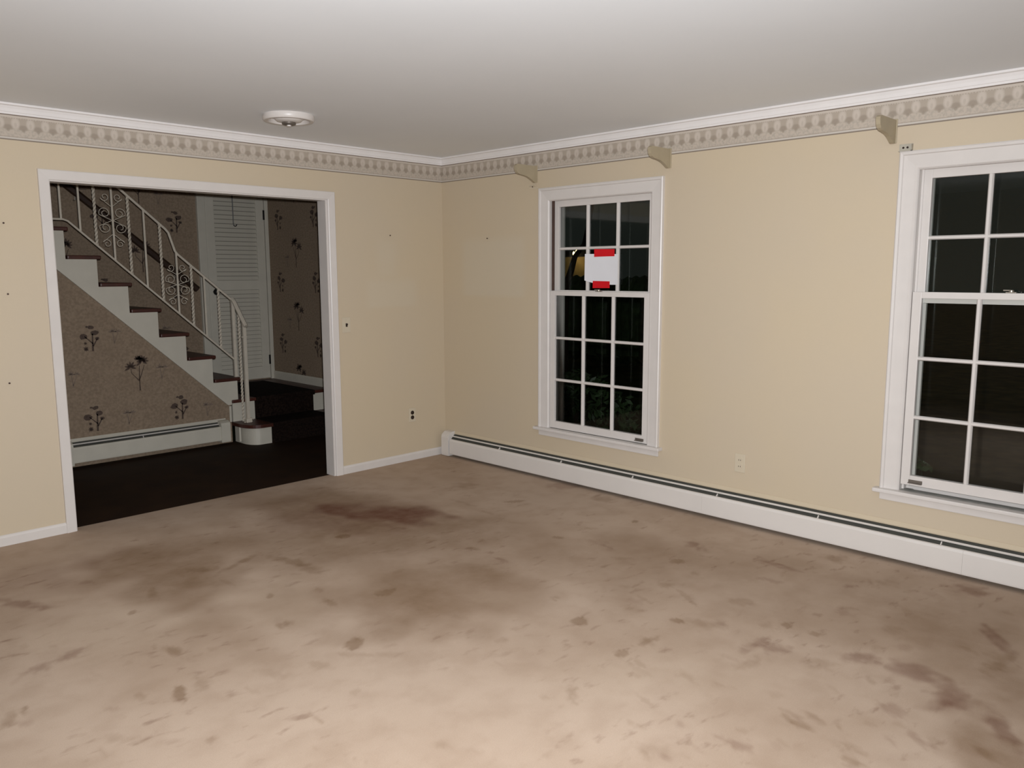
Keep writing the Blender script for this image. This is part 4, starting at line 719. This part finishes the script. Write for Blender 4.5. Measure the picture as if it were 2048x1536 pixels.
tag(MB().tube(hk, .0048, 6).build('door_hook', BLACK), 'dark J-shaped hook hanging over the louvred door', 'hook')
bb = MB().loft([(HX1-o, YK+.06, .388+z) for o, z in base_prof(.014, .085)], [(HX1-o, YD-.041, .388+z) for o, z in base_prof(.014, .085)]).build('baseboard_landing', STAIRW)
tag(bb, 'white baseboard right of the louvred door', 'baseboard', kind='structure')

# ------------------------------------------------------------------ outside in the dark
GRASS = flat_noise_mat('night_lawn', (56, 60, 36), (84, 84, 52), 3.0, .95)
LEAF = mat('shrub_leaf', (58, 76, 46), .5, .4, 8)
BARK = mat('tree_bark', (52, 40, 30), .9, .3, 14)
tag(B(.3, 60, -45, 45, -.75, -.65).build('ground', GRASS), 'dark lawn outside the windows', 'lawn', kind='structure')
def shrub(x, y, r, h, n, label):
    o = empty('shrub', (x, y, -.65)); tag(o, label, 'shrub', 'shrubs outside the windows')
    bm = bmesh.new()
    for k in range(n):
        a = random.uniform(0, 2*math.pi); e_ = math.acos(random.uniform(-.2, 1)); q = r*random.uniform(.7, 1.05)
        p = Vector((x+q*math.sin(e_)*math.cos(a), y+q*math.sin(e_)*math.sin(a), -.65+h*.35+h*.65*math.cos(e_)*random.uniform(.8, 1)))
        u = Vector((random.gauss(0, 1), random.gauss(0, 1), random.gauss(0, 1))).normalized()*.055; w_ = u.cross(Vector((random.gauss(0, 1), random.gauss(0, 1), random.gauss(0, 1)))).normalized()*.022
        bm.faces.new([bm.verts.new(p+v) for v in (-u, w_, u, -w_)])
    mb = MB(); mb.bm.free(); mb.bm = bm; mb.build('foliage', LEAF, o)
    MB().tube([(x, y, -.66), (x+.03, y, -.66+h*.6)], .03, 6).build('stem', BARK, o)
shrub(2.1, .35, .75, 1.15, 900, 'low shrub outside the papered window')
shrub(1.9, -2.6, .7, 1.05, 900, 'low shrub outside the right window')
shrub(3.6, -1.1, .9, 1.7, 900, 'taller shrub farther out between the windows')
def tree(x, y, path, r, label):
    o = empty('tree', (x, y, -.65)); tag(o, label, 'tree', 'trees outside the windows')
    MB().tube(path, r, 8, ry=[r*(1-.75*i/(len(path)-1)) for i in range(len(path))]).build('trunk', BARK, o)
    return o
tree(6.26, 3.97, [(6.20, 4.06, -.66), (6.20, 4.05, .6), (6.22, 4.02, 1.30), (6.27, 3.96, 1.55), (6.31, 3.91, 1.78), (6.42, 3.80, 2.0), (6.5, 3.7, 2.6), (6.5, 3.5, 3.6)], .085, 'leaning tree trunk seen through the left pane of the papered window')
tree(7.5, -.2, [(7.5, -.2, -.66), (7.45, -.15, 1.2), (7.55, -.05, 3.0), (7.5, .1, 5.0)], .16, 'dark tree trunk out on the lawn')
SIDING = mat('neighbour_siding', (196, 172, 118), .8, .1, 6)
ROOFM = mat('neighbour_roof', (40, 36, 34), .9, .2, 6)
hs = empty('garden_wall', (12.75, 9.0, -.65)); tag(hs, 'distant low garden wall lit by warm lamps, seen through the papered window', 'garden wall')
B(12.6, 12.9, 8.35, 9.75, -.66, 1.93).build('wall', SIDING, hs)
MB().prism([(12.45, 8.25, 1.93), (13.05, 8.25, 1.93), (12.75, 8.25, 2.10)], (0, 1.6, 0)).build('coping', ROOFM, hs)
LAMPG = emit('warm_lamp_glass', (1.0, .78, .42), 3.0)
for y, z in ((9.20, 2.02), (9.10, 2.06), (9.22, 1.90)):
    MB().lathe([(.012, 0), (.03, .02), (.036, .06), (.02, .1), (.006, .11)], (12.52, y, z-.05), n=12).build('lamp', LAMPG, hs)
pl = bpy.data.lights.new('lamp_light', 'POINT'); pl.energy = 2; pl.color = (1, .74, .38); pl.shadow_soft_size = .05
po = bpy.data.objects.new('lamp_light', pl); COL.objects.link(po); po.location = (12.2, 8.95, 1.85)
hb = MB()
for k in range(26): hb.lathe([(.02, -1.05), (.34, -.8), (.40, .2), (.34, .62), (.18, .86), (.02, .95)], (10.2+.12*random.random(), 5.0+k*.24, .42+.10*random.random()), n=9)
tag(hb.build('hedge', LEAF, smooth=True), 'clipped dark hedge in front of the distant garden wall', 'hedge')
gp = empty('red_dot_post', (9.18, -1.63, -.65)); tag(gp, 'added short post whose tiny red lens stands for a red dot in the glass', 'added red dot')
MB().tube([(9.18, -1.63, -.66), (9.18, -1.63, .44)], .018, 8).build('post', BLACK, gp)
MB().lathe([(.012, 0), (.020, .008), (.018, .03), (.006, .038)], (9.18, -1.63, .44), n=12).build('lens', emit('red_dot_glow', (1, .03, .05), 4.0), gp)  # post and glowing lens added to make the red dot in the glass
